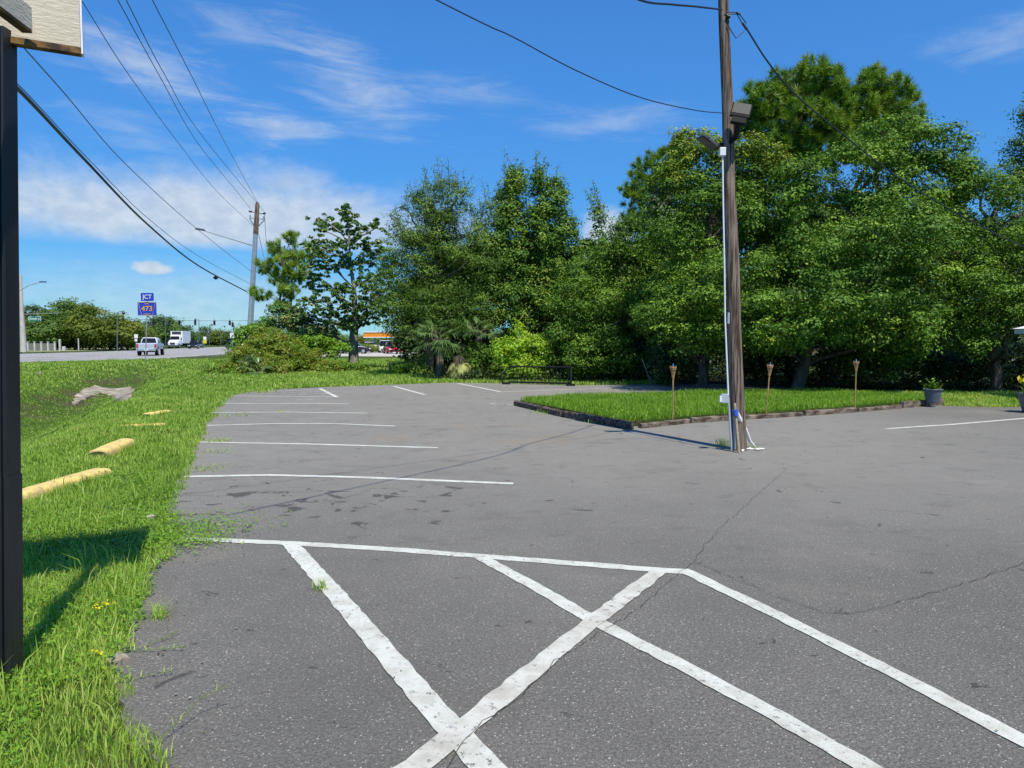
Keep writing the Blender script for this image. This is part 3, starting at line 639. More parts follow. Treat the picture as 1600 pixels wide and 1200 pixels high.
pine('pine_tree', 'pine with flattened pale green crown behind the left side of the vine-covered oak', [(990, 305, 26, 22), (1015, 270, 30, 26), (1000, 345, 35, 20), (1050, 245, 36, 24), (1040, 290, 40, 30)],
     40.0, 1020, 13, tuft=0.34, nt_=11, group=GWOOD, needles=110, wid=0.035)
pine('pine_tree', 'small loose pine with two thin trunks beside the grey utility pole',
     [(455, 374, 14, 11), (430, 388, 16, 13), (415, 415, 17, 13), (450, 405, 26, 19), (480, 395, 18, 16), (435, 432, 18, 12), (455, 450, 20, 22), (410, 462, 14, 8), (395, 455, 8, 7), (465, 425, 25, 15), (440, 480, 18, 10)],
     46.0, 433, 14, tuft=0.36, nt_=11, trunks=[(431, 445), (448, 462)], needles=80, wid=0.035, rt=0.09, lm=L_PINEY)

# magnolia: open crown of big glossy leaves on visible pale limbs
def magnolia():
    D = 41.0; rg = np.random.default_rng(21); rr = random.Random(21); b0 = at(553, 560, D)
    t = thing('magnolia_tree', 'open magnolia with big glossy leaves on pale branches before the wispy cloud', 'tree', (b0.x, D, -0.03))
    P = [at(553, 578, D), at(552, 545, D), at(553, 520, D), at(556, 490, D), at(553, 450, D), at(548, 415, D), at(546, 385, D), at(543, 345, D)]
    mb = MB(); mb.tube(P, [0.34, 0.27, 0.25, 0.15, 0.12, 0.09, 0.05, 0.03], 8)
    cl = []
    br = [(545, 345, 14, 9), (540, 332, 9, 8), (508, 345, 14, 7), (502, 358, 7, 5), (525, 355, 12, 7), (575, 358, 6, 5), (590, 355, 11, 6), (548, 362, 10, 7), (556, 372, 7, 5),
          (490, 385, 18, 10), (520, 388, 16, 8), (498, 400, 20, 9), (540, 388, 12, 7), (575, 390, 16, 9), (598, 388, 12, 8), (515, 415, 22, 9), (485, 425, 16, 9), (545, 415, 16, 9), (580, 410, 22, 10), (605, 425, 14, 12),
          (500, 445, 22, 9), (575, 440, 20, 12), (548, 455, 14, 9), (495, 470, 22, 8), (525, 455, 16, 7), (590, 462, 22, 12), (540, 480, 26, 10), (505, 495, 24, 10), (575, 488, 26, 11), (530, 504, 26, 10),
          (485, 512, 20, 12), (510, 522, 22, 9), (595, 490, 16, 9), (470, 500, 16, 9), (560, 500, 20, 9), (548, 512, 16, 5)]
    for (px, py, rx, ry) in br:
        dd = rr.uniform(-1.6, 1.6); c = at(px, py, D + dd); n = int(5 + rx * ry / 9)
        k = D / F
        cc = np.array(c) + rg.normal(size=(n, 3)) * np.array([rx * k * .62, rx * k * .5, ry * k * .95])
        cl.append(cc)
        j = min(range(1, 8), key=lambda j: abs(P[j].z - (c.z - abs(c.x - P[j].x) * 0.5 - 0.4)))
        limb(mb, P[j], c, 0.055, 0.02, rr, 0.06, 5)
        for q in cc[::2]: mb.tube([c, Vector(q)], [0.015, 0.008], 4, False)
    C = np.concatenate(cl); n = len(C); per = 24; idx = np.repeat(np.arange(n), per)
    d = rg.normal(size=(len(idx), 3)); d /= np.linalg.norm(d, axis=1, keepdims=True); d[:, 2] = np.abs(d[:, 2]) * 0.8
    c = C[idx] + d * 0.13; v, f = leaf_quads(c, 0.22, rg, 0.3, 0.45, d, 0.3)
    np_mesh('crown', v, [f], L_MAG, t, np.clip(rg.normal(0.38, 0.25, len(f)), 0, 1)); mb.build('trunk', M['pale_bark'], t)
magnolia()

# back rows of the wood: taller darker trees closing the gaps, each one its own
for i, (px, top, hw, D) in enumerate([(680, 430, 36, 41), (735, 400, 60, 40), (860, 440, 60, 40), (970, 420, 60, 38), (1055, 300, 60, 36), (1150, 290, 70, 38), (1250, 330, 70, 39), (1345, 320, 70, 40), (1450, 330, 70, 38), (1550, 360, 70, 37), (1660, 330, 80, 37)]):
    tree('wood_tree', ['shaded tree deep in the wood behind the laurel', 'shaded tree behind the narrow upright tree and laurel', 'dim tree behind the lime green bush', 'dim tree behind the small-leaved round oak',
         'dim tree behind the vine-covered oak, left half', 'dim tree directly behind the wooden pole', 'dim tree behind the middle bamboo torch', 'dim tree behind the right bamboo torch', 'dim tree behind the spreading oak at right',
         'dim tree behind the white awning', 'dim tree beyond the right edge of the wood'][i], 'tree',
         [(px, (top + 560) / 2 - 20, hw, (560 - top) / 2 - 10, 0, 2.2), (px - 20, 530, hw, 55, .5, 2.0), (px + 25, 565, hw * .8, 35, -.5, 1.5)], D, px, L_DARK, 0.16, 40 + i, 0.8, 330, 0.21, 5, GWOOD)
# undergrowth at the wood's edge
US = [(655, 580, 16, 9, 33, L_OAK, 'low dark bush at the foot of the laurel tree, left of the palm'), (626, 577, 14, 9, 34, L_SHRUB, 'green bush with pale stems beside the gap to the forecourt'),
      (752, 562, 26, 26, 30, L_OAK, 'dark bush between drooping palm and lime green bush'), (745, 588, 22, 9, 29.5, L_DARK, 'low shaded bush under the drooping palm'),
      (862, 555, 36, 36, 29.5, L_OAK2, 'mid green bush behind the bike rack'), (920, 562, 38, 36, 27.6, L_OAK, 'dark bush right of the bike rack'), (985, 562, 38, 38, 28.5, L_DARK, 'shaded bush left of the left torch'),
      (1055, 568, 38, 38, 25.6, L_DARK, 'shaded bush behind the left torch'), (1185, 564, 42, 44, 25.2, L_DARK, 'shaded bush behind the middle torch'), (1270, 568, 42, 42, 25.0, L_DARK, 'shaded bush between middle and right torches'),
      (1345, 572, 38, 36, 24.6, L_OAK, 'shaded bush behind the right torch'), (1400, 562, 30, 30, 24.0, L_OAK2, 'sparse sunlit bush left of the planter'), (1450, 578, 34, 30, 24.2, L_DARK, 'low bush directly behind the blue planter'),
      (1515, 572, 44, 36, 24.0, L_DARK, 'shaded bush right of the blue planter'), (1595, 572, 44, 36, 23.8, L_DARK, 'shaded bush under the white awning')]
for i, (px, py, rx, ry, D, lm, lab) in enumerate(US):
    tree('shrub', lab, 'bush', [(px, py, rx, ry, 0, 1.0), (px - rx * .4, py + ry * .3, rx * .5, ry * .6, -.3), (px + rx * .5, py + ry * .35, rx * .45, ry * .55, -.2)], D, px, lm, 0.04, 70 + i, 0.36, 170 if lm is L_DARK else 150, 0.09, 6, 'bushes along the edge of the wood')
tree('lime_bush', 'bright lime green bush left behind the bike rack', 'bush', [(808, 530, 18, 20, 0), (795, 550, 24, 20, -.3), (830, 550, 26, 24, 0), (808, 575, 30, 18, -.4), (845, 572, 20, 16, -.2)], 28.6, 815, L_LIME, 0.05, 90, 0.34, 85, 0.10, 10)
# thin bare trunks in the shade
for i, (x0, y0, x1, y1, D, r, lab, bk) in enumerate([(1058, 598, 1048, 520, 26.0, .05, 'thin leaning trunk behind the left torch', 'pale_bark'), (1100, 600, 1095, 510, 27.0, .06, 'thin upright trunk left of the wooden pole', 'bark'),
        (1232, 603, 1225, 500, 26.0, .13, 'thick shaded trunk right of the middle torch', 'bark'), (1412, 590, 1411, 552, 24.5, .06, 'short pale broken trunk left of the planter', 'pale_bark'), (1180, 598, 1178, 525, 27.0, .05, 'thin pale trunk just right of the wooden pole', 'pale_bark'),
        (1320, 600, 1328, 500, 26.0, .10, 'shaded trunk left of the right torch', 'bark'), (1500, 602, 1510, 500, 25.0, .12, 'shaded trunk right of the planter', 'bark'), (1020, 598, 1003, 560, 26.0, .03, 'slanting thin stem left of the left torch', 'pale_bark')]):
    rr = random.Random(i); mb = MB(); a_, b_ = at(x0, y0, D), at(x1, y1, D); a_.z = -0.1; limb(mb, a_, b_, r, r * 0.7, rr, 0.03, 8)
    if bk == 'pale_bark': limb(mb, a_.lerp(b_, .6), b_ + Vector((0.5, 0.2, 0.2)), r * .5, r * .3, rr, .05, 4)
    tag(mb.build('tree_trunk', M[bk]), lab, 'tree trunk', 'bare trunks in the shade of the wood')

# thicket beside the highway
tree('vine_thicket', 'sprawling olive and reddish thicket mound at the far left corner of the lot', 'bush',
     [(430, 545, 40, 26, 1, 2.0), (400, 560, 40, 20, 0, 2.0), (455, 560, 45, 24, 0, 2.0), (370, 578, 40, 12, -1, 1.6), (430, 578, 50, 16, -1.5, 1.4), (500, 578, 45, 13, 0, 1.4), (345, 588, 30, 8, -1.5, 1.2), (420, 525, 22, 14, 2)], 37.0, 430, L_OLIVE, 0.05, 100, 0.34, 95, 0.10, 8)
tree('shrub', 'bright green bush at the foot of the grey utility pole', 'bush', [(395, 528, 28, 18, 0), (415, 515, 26, 16, .5), (378, 542, 14, 12, -.5)], 43, 400, L_SHRUB, 0.05, 101, 0.4, 90, 0.14, 6)
tree('shrub', 'bright green leafy bush left of the magnolia trunk', 'bush', [(500, 540, 26, 15, 0), (520, 545, 22, 12, 0), (480, 548, 16, 10, 0)], 39.5, 500, L_SHRUB, 0.05, 102, 0.4, 90, 0.15, 6)
tree('shrub', 'tall dark bush between small pine and magnolia', 'bush', [(465, 510, 28, 30, 0), (440, 500, 20, 22, 0), (480, 525, 24, 20, -.5)], 42.5, 462, L_MAG, 0.06, 103, 0.42, 80, 0.15, 8)
tree('shrub', 'low dark bush round the foot of the magnolia trunk', 'bush', [(545, 578, 26, 9, -1, 1.0), (565, 584, 16, 6, -1.5), (525, 575, 18, 8, -.5)], 38.5, 545, L_OAK, 0.03, 104, 0.3, 80, 0.10, 4)
tree('shrub', 'small glossy bush at the left foot of the thicket mound', 'bush', [(338, 578, 16, 9, 0), (352, 585, 14, 7, -.5)], 35, 342, L_SHRUB, 0.03, 105, 0.28, 80, 0.10, 4)

# palms
def fronds(name, label, cat, px, py, D, n, L, lm, seed, trunk=None, lean=(0, 0), elev=(0.0, 1.3), seg=22, wid=0.035, grp=None):
    rg = np.random.default_rng(seed); c0 = np.array(at(px, py, D)); z0 = float(terr(c0[0], D)); t = thing(name, label, cat, (c0[0], D, z0), group=grp)
    V = []; Q = []; mb = MB(); tn = []
    for i in range(n):
        a = rg.uniform(0, 2 * PI); e = rg.uniform(*elev); d = np.array([math.cos(a) * math.cos(e), math.sin(a) * math.cos(e), math.sin(e)]) + np.array([lean[0], 0, lean[1]])
        pl = L * rg.uniform(0.45, 0.8); tip = c0 + d * pl + np.array([0, 0, -0.12 * pl]); mid = c0 + d * pl * .5 + np.array([0, 0, .06])
        mb.tube([Vector(c0), Vector(mid), Vector(tip)], [0.018, 0.014, 0.01], 5, False)
        side = np.cross(d, [0, 0, 1]); side /= np.linalg.norm(side) + 1e-6; tv = rg.uniform(0.2, 0.7)
        for s in range(seg):
            th = (s / (seg - 1) - .5) * 3.6; dd = d / np.linalg.norm(d) * math.cos(th) + side * math.sin(th)
            l = L * 0.55 * (1 - 0.25 * abs(th) / 1.8) * rg.uniform(.85, 1.1); w = np.cross(dd, [0, 0, 1]); w = w / (np.linalg.norm(w) + 1e-6) * wid
            p0 = tip; p1 = tip + dd * l * .55 + np.array([0, 0, -0.05 * l]); p2 = tip + dd * l * .92 + np.array([0, 0, -0.42 * l * rg.uniform(.6, 1.3)])
            b = len(V); V += [p0, p1 + w, p1 - w, p2]; Q += [(b, b + 1, b + 2), (b + 1, b + 3, b + 2)]; tn += [tv + rg.normal(0, .12)] * 2
    np_mesh('fronds', np.array(V), [np.array(Q)], lm, t, np.array(tn))
    if trunk: mb.tube([Vector((c0[0] + trunk, D, z0 - .1)), Vector(c0) * .5 + Vector((c0[0] + trunk, D, z0)) * .5, Vector(c0)], [0.17, 0.15, 0.13], 8)
    mb.build('stalks', M['bark'], t); return t
fronds('palm_tree', 'green fan palm under the laurel tree with long drooping leaves', 'palm', 685, 530, 29.8, 26, 1.3, L_PALM, 5, 0.05, elev=(-.7, 1.3), wid=.022)
fronds('palm_tree', 'smaller palm with pale drooping dying fronds right of the green fan palm', 'palm', 716, 556, 29.2, 9, .75, L_DRY, 6, 0.02, elev=(-1.35, -.5))
fronds('palm_tree', 'shaded fan palm left of the lime green bush', 'palm', 748, 525, 30.0, 14, 1.15, L_PALM, 8, 0.04, elev=(-.4, 1.2), wid=.022)
fronds('palmetto', 'low fan palmetto at the front of the thicket mound', 'palm', 402, 582, 34.2, 12, 0.95, L_PALM, 7, elev=(0.1, 1.3))
fronds('palmetto', 'second low palmetto in the thicket just left of the fan palmetto', 'palm', 388, 572, 35.2, 9, 0.8, L_PALM, 9, elev=(0.1, 1.3))

# roadside trees far across the highway
FT = [(-60, 478, 45, 120, 0), (0, 482, 40, 118, 1), (45, 478, 30, 135, 2), (72, 502, 38, 116, 0), (102, 472, 26, 122, 0), (88, 490, 30, 118, 0), (140, 480, 24, 118, 1), (150, 505, 28, 118, 1), (118, 500, 30, 120, 1), (190, 496, 26, 120, 1), (200, 510, 22, 122, 1),
      (172, 512, 22, 126, 2), (222, 515, 22, 135, 1), (248, 498, 24, 170, 2), (265, 500, 22, 165, 0), (285, 508, 18, 200, 2), (300, 520, 18, 230, 0), (322, 514, 18, 250, 2), (342, 518, 18, 250, 1), (360, 520, 16, 250, 2), (378, 522, 18, 260, 2), (400, 524, 22, 270, 0), (430, 522, 26, 270, 2), (470, 522, 30, 260, 2), (520, 518, 30, 240, 0), (565, 528, 26, 180, 1), (610, 526, 28, 170, 0), (660, 515, 40, 160, 2)]
FL = ['broad tree hidden left of the black post beside the highway', 'yellow-green tree hidden behind the black post', 'dark tree behind the green street sign', 'low spreading tree over the white fence posts', 'tallest bright green tree left of the blue sign',
      'full green tree between street sign and tallest roadside tree', 'yellow-green rounded tree just right of the tallest roadside tree', 'low yellow-green tree in front of the rounded roadside tree', 'yellow-green tree above the white marker post',
      'yellowish tree left of the blue route sign', 'yellow-green tree behind the lamp post and pickup', 'dark low tree between two yellow-green ones', 'yellow-green tree right behind the blue route sign', 'dark tree behind the box truck', 'green tree above the box truck',
      'dark tree right of the box truck under the signals', 'small green tree above the distant cars', 'distant dark tree below the middle traffic signal', 'distant olive tree behind the yellow sign', 'distant dark tree left of the white sign', 'distant dark tree behind the white sign',
      'distant tree behind the foot of the grey utility pole', 'distant dark tree hidden behind the thicket', 'distant dark tree behind the small pine', 'distant green tree left of the magnolia trunk', 'olive hedge-like tree below the orange canopy', 'green tree right of the orange canopy', 'distant dark tree behind the laurel trunk']
for i, (px, top, hw, D, k) in enumerate(FT):
    h = 541 - top
    tree('roadside_tree', FL[i], 'tree', [(px, top + h * .26, hw * .5, h * .26, 0, 4), (px - hw * .38, top + h * .5, hw * .42, h * .26, -1, 3.5), (px + hw * .4, top + h * .56, hw * .45, h * .26, -1, 3.5), (px, top + h * .62, hw * .6, h * .28, -1, 3.5), (px, 537, hw * .9, 6, 3, 2)], D, px, [L_FAR, L_FARY, L_FARD][k], 0.25, 200 + i,
         1.0 + D * .003, int(150 if D < 150 else 90), 0.25 + D * 0.001, 4, 'trees across the highway')
hd = MB()
rg = np.random.default_rng(3); v, f, tint, S = crown([((*at(575, 546, 97).xy, 0.5), (1.6, 1, .55)), ((*at(590, 546, 98).xy, 0.5), (1.4, 1, .5)), ((*at(562, 546, 97).xy, 0.5), (1.2, 1, .5))], rg, 0.4, 60, 0.18)
tag(np_mesh('hedge', v, [f], L_OLIVE, None, tint), 'clipped low hedge between the forecourt and its parked cars', 'hedge')
# ------------------------------------------------------------ island of grass with timber edging
isl_px = [(812, 632), (985, 667), (1050, 660), (1145, 653), (1290, 644), (1375, 637), (1470, 631), (1436, 626), (1345, 619.5), (1240, 614.5), (1140, 616.5), (1060, 620), (970, 623), (890, 624.5)]
isl = [G(*q) for q in isl_px]
ZI = 0.10
mb = MB(); mb.prism([(p.x, p.y, ZI) for p in isl], (0, 0, -0.12)); struct(mb.build('planting_bed', gm))
EG = 'timbers edging the grass island'
def timber(a, b, w, h, m, label, z=0.0, tilt=0.0, seed=0):
    a = Vector(a); b = Vector(b); d = b - a; L = d.length; rr = random.Random(seed); n = max(4, int(L / 0.12)); ang = math.atan2(d.y, d.x)
    V = []; R = Matrix.Rotation(ang, 3, 'Z'); sec = [(-.5, 0.02), (-.5, .8), (-.36, 1), (0.05, 1.03), (.38, .98), (.5, .78), (.5, 0.02)]
    for i in range(n + 1):
        t = i / n; c = a.lerp(b, t)
        for (s, u) in sec:
            e = 0.85 if i in (0, n) else 1
            q = R @ Vector((0, s * w * e * (1 + rr.uniform(-.10, .10)), 0)); V.append((c.x + q.x, c.y + q.y, z + tilt * t + u * h * (1 + rr.uniform(-.07, .07))))
    k = len(sec); Fc = [(i * k + j, i * k + j + 1, (i + 1) * k + j + 1, (i + 1) * k + j) for i in range(n) for j in range(k - 1)]
    Fc += [tuple(range(k)), tuple(reversed(range(n * k, n * k + k)))]
    mb = MB(); mb.add(V, Fc); return tag(mb.build('edging_timber', m), label, 'timber', EG)
a_, b_ = G(808, 634), G(884, 650.5)
timber(G(806, 633.5), G(879, 651), 0.14, 0.125, M['dark_timber'], 'dark short timber at the far left tip of the grass island', 0, seed=1)
timber(G(881, 651.5), G(986, 671), 0.14, 0.135, M['dark_timber'], 'weathered dark timber ending at the near left corner of the island', 0, seed=2)
for i, (p0, p1, lab) in enumerate([((1000, 669), (1075, 661), 'half-buried pale timber at the near corner, left of the left torch'), ((1078, 661), (1142, 656.5), 'low pale timber between left torch and wooden pole'), ((1150, 656), (1252, 650), 'low grey timber running right from the wooden pole'),
        ((1256, 649.5), (1336, 644), 'low grey timber left of the right torch'), ((1339, 643.5), (1406, 638), 'grey timber under the right torch'), ((1409, 637.5), (1472, 632), 'weathered timber ending below the blue planter')]):
    timber(G(*p0), G(*p1), 0.12, 0.085 + 0.02 * (i % 2) + (0.05 if i == 5 else 0), M['timber'], lab, 0, seed=3 + i)
for i, (p0, p1, lab) in enumerate([((1438, 627), (1340, 620.5), 'dark timber at the back of the island left of the planter'), ((1238, 612.5), (1150, 615), 'dark timber at the shaded back of the island'), ((1246, 613), (1330, 619), 'thin buried timber behind the island grass between right and middle torches')]):
    timber(G(*p0), G(*p1), 0.13, 0.13, M['dark_timber'], lab, 0, seed=20 + i)
timber(G(975, 622), G(1110, 618), 0.22, 0.05, M['timber'], 'pale flat timber along the back left of the island', 0, seed=31)
# wheel stops
def stop(a, b, r, label, zc, seed):
    a = Vector(a); b = Vector(b); rr = random.Random(seed); n = 14; V = []; k = 9; d = (b - a); d.normalize(); s = Vector((-d.y, d.x, 0))
    for i in range(n + 1):
        t = i / n; c = a.lerp(b, t); e = 0.8 if i in (0, n) else 1
        for j in range(k):
            th = PI * (j / (k - 1)); V.append(c + s * (math.copysign(abs(math.cos(th)) ** .6, math.cos(th)) * r * e * 1.1) + Vector((0, 0, zc + abs(math.sin(th)) ** .55 * r * e * (1 + rr.uniform(-.04, .04)))))
    Fc = [(i * k + j, i * k + j + 1, (i + 1) * k + j + 1, (i + 1) * k + j) for i in range(n) for j in range(k - 1)] + [tuple(range(k)), tuple(reversed(range(n * k, n * k + k)))]
    mb = MB(); mb.add(V, Fc, True); o = mb.build('wheel_stop', M['yellow_paint']); return tag(o, label, 'wheel stop', 'yellow wheel stops sunk in the grass')
stop(G(-10, 790), G(163, 738), 0.105, 'nearest yellow concrete wheel stop, partly behind the black post', -0.03, 1)
stop(G(152, 716), G(200, 695), 0.125, 'short tilted end of a yellow wheel stop, second nearest', -0.01, 2)
stop(G(184, 667), G(258, 663), 0.10, 'thin sliver of yellow wheel stop nearly buried, third along the grass', -0.068, 3)
stop(G(228, 649), G(264, 643), 0.11, 'farthest yellow wheel stop poking out of the grass', -0.062, 4)
# concrete end of the culvert in the ditch bank
cpx = [(110, 633), (118, 620), (131, 608), (150, 604), (205, 605), (211, 612), (206, 622), (198, 629), (180, 629), (176, 619), (163, 615), (146, 619), (132, 627), (120, 634)]
C3 = []
for q in cpx:
    d = ray(*q); t = (-0.42 - EYE) / d[2]; C3.append(q)
P3 = []
for q in cpx:
    p = T(*q); P3.append(Vector((p.x, p.y, p.z + 0.05)))
xs_ = np.arange(min(p.x for p in P3) - .3, max(p.x for p in P3) + .3, .11); ys_ = np.arange(min(p.y for p in P3) - .3, max(p.y for p in P3) + .3, .16)
gx, gy = np.meshgrid(xs_, ys_); gx = gx + .03 * np.sin(gy * 31 + gx * 17); ins = inpoly((gx + .08 * hash2(gx, gy, 5)).ravel(), (gy + .1 * hash2(gy, gx, 4)).ravel(), [(p.x, p.y) for p in P3]).reshape(gx.shape)
gz = terr(gx, gy) + .07 + .012 * hash2(gx, gy, 3.0); mb = MB(); idn = {}
for j in range(gx.shape[0] - 1):
    for i in range(gx.shape[1] - 1):
        if ins[j, i] and ins[j + 1, i] and ins[j, i + 1] and ins[j + 1, i + 1]:
            q = []
            for (jj, ii_) in ((j, i), (j, i + 1), (j + 1, i + 1), (j + 1, i)):
                if (jj, ii_) not in idn: idn[(jj, ii_)] = len(mb.v); mb.v.append((gx[jj, ii_], gy[jj, ii_], gz[jj, ii_]))
                q.append(idn[(jj, ii_)])
            mb.f.append(tuple(q)); mb.sm.append(True)
cs_ = mb.build('culvert_slab', M['concrete']); so_ = cs_.modifiers.new('thick', 'SOLIDIFY'); so_.thickness = .14; so_.offset = -1
tag(cs_, 'worn concrete culvert apron set in the ditch bank', 'concrete slab')

# ------------------------------------------------------------ grass
def blades(x, y, z, h, w, rg, tint, lean=0.5):
    N = len(x); p = np.stack([x, y, z], 1); a = rg.uniform(0, 2 * PI, N); d = np.stack([np.cos(a), np.sin(a), np.zeros(N)], 1); l = lean * rg.uniform(0.2, 1.3, N)
    b = a + rg.uniform(0.6, 2.5, N); s = np.stack([np.cos(b), np.sin(b), np.zeros(N)], 1) * (w / 2)[:, None]
    up = np.array([0, 0, 1.0]); m = p + up * (h * .6)[:, None] + d * (h * l * .35)[:, None]; t = p + up * (h * (1 - .25 * l))[:, None] + d * (h * l)[:, None]
    v = np.stack([p - s, p + s, m + s * .8, m - s * .8, t], 1).reshape(-1, 3); i = np.arange(N)[:, None] * 5
    return v, i + np.array([[0, 1, 2, 3]]), i + np.array([[3, 2, 4]]), np.concatenate([tint, tint])
def scatter(rg, x0, x1, y0, y1, dens): 
    n = int((x1 - x0) * (y1 - y0) * dens); return rg.uniform(x0, x1, n), rg.uniform(y0, y1, n)
rg = np.random.default_rng(77)
lotn = [(p.x, p.y) for p in lot]; isln = [(p.x, p.y) for p in isl]; c3n = [(p.x, p.y) for p in P3]; rpn = [(p.x, p.y) for p in rp]
XS, YS, HS, WS, TS = [], [], [], [], []
def patch(x0, x1, y0, y1, dens, h, w, extra=None, edge=0.05, tb=0.45):
    x, y = scatter(rg, x0, x1, y0, y1, dens)
    k = (x / y > -0.80) & (x / y < 0.80); x, y = x[k], y[k]
    jx = x - (.07 + .05 * hash2(x, y, 1.3)) * (x < 0) + edge * hash2(x, y, 9) + edge * .6 * hash2(x, y, 23); jy = y + edge * hash2(y, x, 7)
    k = ~inpoly(jx, jy, lotn) & ~inpoly(x, y, c3n) & ~inpoly(x, y, rpn)
    if extra is not None: k &= extra(x, y)
    x, y = x[k], y[k]; s = (x - E0[0]) * EN[0] + (y - E0[1]) * EN[1]
    bare = hash2(x, y, 0.9) + 0.6 * hash2(x, y, 3.1); z = terr(x, y)
    dip = np.clip((-z - 0.3) / .5, 0, 1)
    k = rg.random(len(x)) < np.clip(1.12 - 0.6 * np.clip(bare, 0, 1) - 0.45 * dip, 0.1, 1); x, y, z, bare = x[k], y[k], z[k], bare[k]; dip = dip[k]
    n = len(x); clump = 0.5 + 0.5 * hash2(x, y, 4.3)
    hh = h * (0.55 + 0.75 * clump) * rg.uniform(0.5, 1.35, n) * (1 - .45 * dip)
    XS.append(x); YS.append(y); HS.append(hh); WS.append(w * rg.uniform(.6, 1.4, n)); TS.append(np.clip(tb + 0.22 * hash2(x, y, 2.2) + .12 * hash2(x, y, .6) - .2 * dip + rg.normal(0, .17, n), 0, 1))
left = lambda x, y: ((x - E0[0]) * EN[0] + (y - E0[1]) * EN[1] > -2.5) & (x < 0.3)
patch(-5.2, -0.5, 2.0, 5.0, 8500, 0.072, 0.0048, left); patch(-7, -1.5, 5.0, 9.0, 4600, 0.070, 0.0068, left)
patch(-5.2, -0.5, 2.0, 8.0, 150, 0.17, 0.0075, left, .05, .6)
patch(-11, -3, 9.0, 15.0, 2000, 0.09, 0.0105, left); patch(-18, -5, 15, 24, 800, 0.10, 0.016, left, 0.12)
patch(-30, -6, 24, 38, 260, 0.11, 0.028, left, 0.15, 0.5); patch(-45, -6, 38, 62, 80, 0.13, 0.055, left, .15, .5)
patch(-16, 6, 25, 36, 300, 0.14, 0.03, lambda x, y: ~left(x, y), 0.15, 0.5); patch(-24, -2, 36, 62, 90, 0.16, 0.06, lambda x, y: ~left(x, y), 0.15, 0.5)                         # strip before the trees
patch(6, 24, 15.5, 22, 800, 0.12, 0.016, lambda x, y: ~inpoly(x, y, isln) & ~inpoly(x, y, [(p.x, p.y) for p in woodpoly]), 0.03, .5)   # lawn at the right
x, y, h, w, ti = (np.concatenate(q) for q in (XS, YS, HS, WS, TS))
v, q4, t3, tt = blades(x, y, terr(x, y) - .01, h, w, rg, ti)
tag(np_mesh('grass', v, [q4, t3], GR, None, tt), 'rough green grass along the ditch bank, lot edge and foot of the trees', 'grass', kind='stuff')
# broad-leaved weeds low in the near grass
x, y = scatter(rg, -5.2, -0.6, 2.0, 8.5, 1500); k = ~inpoly(x - .10 - .06 * hash2(x, y, 1.3) + .05 * hash2(x, y, 9), y, lotn) & (x / y > -.8) & (hash2(x, y, 1.7) > -0.2); x, y = x[k], y[k]
c = np.stack([x, y, terr(x, y) + rg.uniform(0.01, 0.075, len(x))], 1); v, f = leaf_quads(c, 0.026, rg, 0.9, 0.62)
tag(np_mesh('clover', v, [f], L_SHRUB, None, rg.uniform(.2, .85, len(f))), 'low round-leaved weeds creeping through the near grass', 'weeds', kind='stuff')
# island grass
x, y = scatter(rg, 0, 13, 10, 21, 1300); k = inpoly(x, y, isln); x, y = x[k], y[k]
cl_ = 0.5 + .5 * hash2(x, y, 3.0)
v, q4, t3, tt = blades(x, y, np.full(len(x), ZI - .01), 0.115 * (0.7 + .6 * cl_) * rg.uniform(.5, 1.4, len(x)), 0.012 * rg.uniform(.7, 1.4, len(x)), rg, np.clip(.45 + .15 * hash2(x, y, 2) + rg.normal(0, .17, len(x)), 0, 1))
tag(np_mesh('island_grass', v, [q4, t3], IG, None, tt), 'bright green grass filling the timber-edged island', 'grass', kind='stuff')

# low dark cover on the floor of the wood
rg = np.random.default_rng(404); x = rg.uniform(-6, 26, 60000); y = rg.uniform(22, 36, 60000); k = inpoly(x, y, [(p.x, p.y) for p in woodpoly]) & ~inpoly(x, y, lotn) & (np.abs(x / y) < .85) & (hash2(x, y, 1.9) > -.55); x, y = x[k], y[k]
c = np.stack([x, y, -.02 + np.clip(.22 + .25 * hash2(x, y, 1.2), .03, .5) * rg.random(len(x)) + np.where(rg.random(len(x)) < .3, rg.random(len(x)) * .5, 0)], 1); v, f = leaf_quads(c, .11, rg, .6, .6)
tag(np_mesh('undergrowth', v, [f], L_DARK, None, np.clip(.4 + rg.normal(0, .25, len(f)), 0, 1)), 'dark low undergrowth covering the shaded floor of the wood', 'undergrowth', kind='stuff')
# weeds that grow out of the asphalt
def weed(px, py, n, h, label, lm=GR, spread=0.05, seed=0, leafy=0, lean=1.0, w=0.005):
    rg = np.random.default_rng(seed); c = G(px, py); x = c.x + rg.normal(0, spread, n); y = c.y + rg.normal(0, spread, n)
    v, q4, t3, tt = blades(x, y, np.full(n, -0.003), h * rg.uniform(.4, 1.2, n), np.full(n, w), rg, rg.uniform(.2, .8, n), lean); fl = [q4, t3]
    if leafy:
        cc = np.stack([c.x + rg.normal(0, spread * 1.6, leafy), c.y + rg.normal(0, spread * 1.6, leafy), rg.uniform(.01, h * .7, leafy)], 1)
        v2, f2 = leaf_quads(cc, .022, rg, .8, .6); fl.append(f2 + len(v)); v = np.concatenate([v, v2]); tt = np.concatenate([tt, rg.uniform(.3, .8, leafy)])
    return tag(np_mesh('weed', v, fl, lm, None, tt), label, 'weed', 'weeds growing out of the asphalt', 'stuff' if spread > .045 else None)
weed(502, 921, 46, .09, 'small grass tuft beside the nearest diagonal white line', seed=1, spread=.025)
weed(248, 965, 60, .10, 'flat dark green grass tuft on asphalt near the black post', seed=2, spread=.03, lean=1.4)
weed(1130, 697, 90, .17, 'grass clump at the left foot of the wooden pole', seed=3, spread=.06)
weed(1178, 699, 30, .10, 'thin weeds at the right foot of the wooden pole', seed=4, spread=.05)
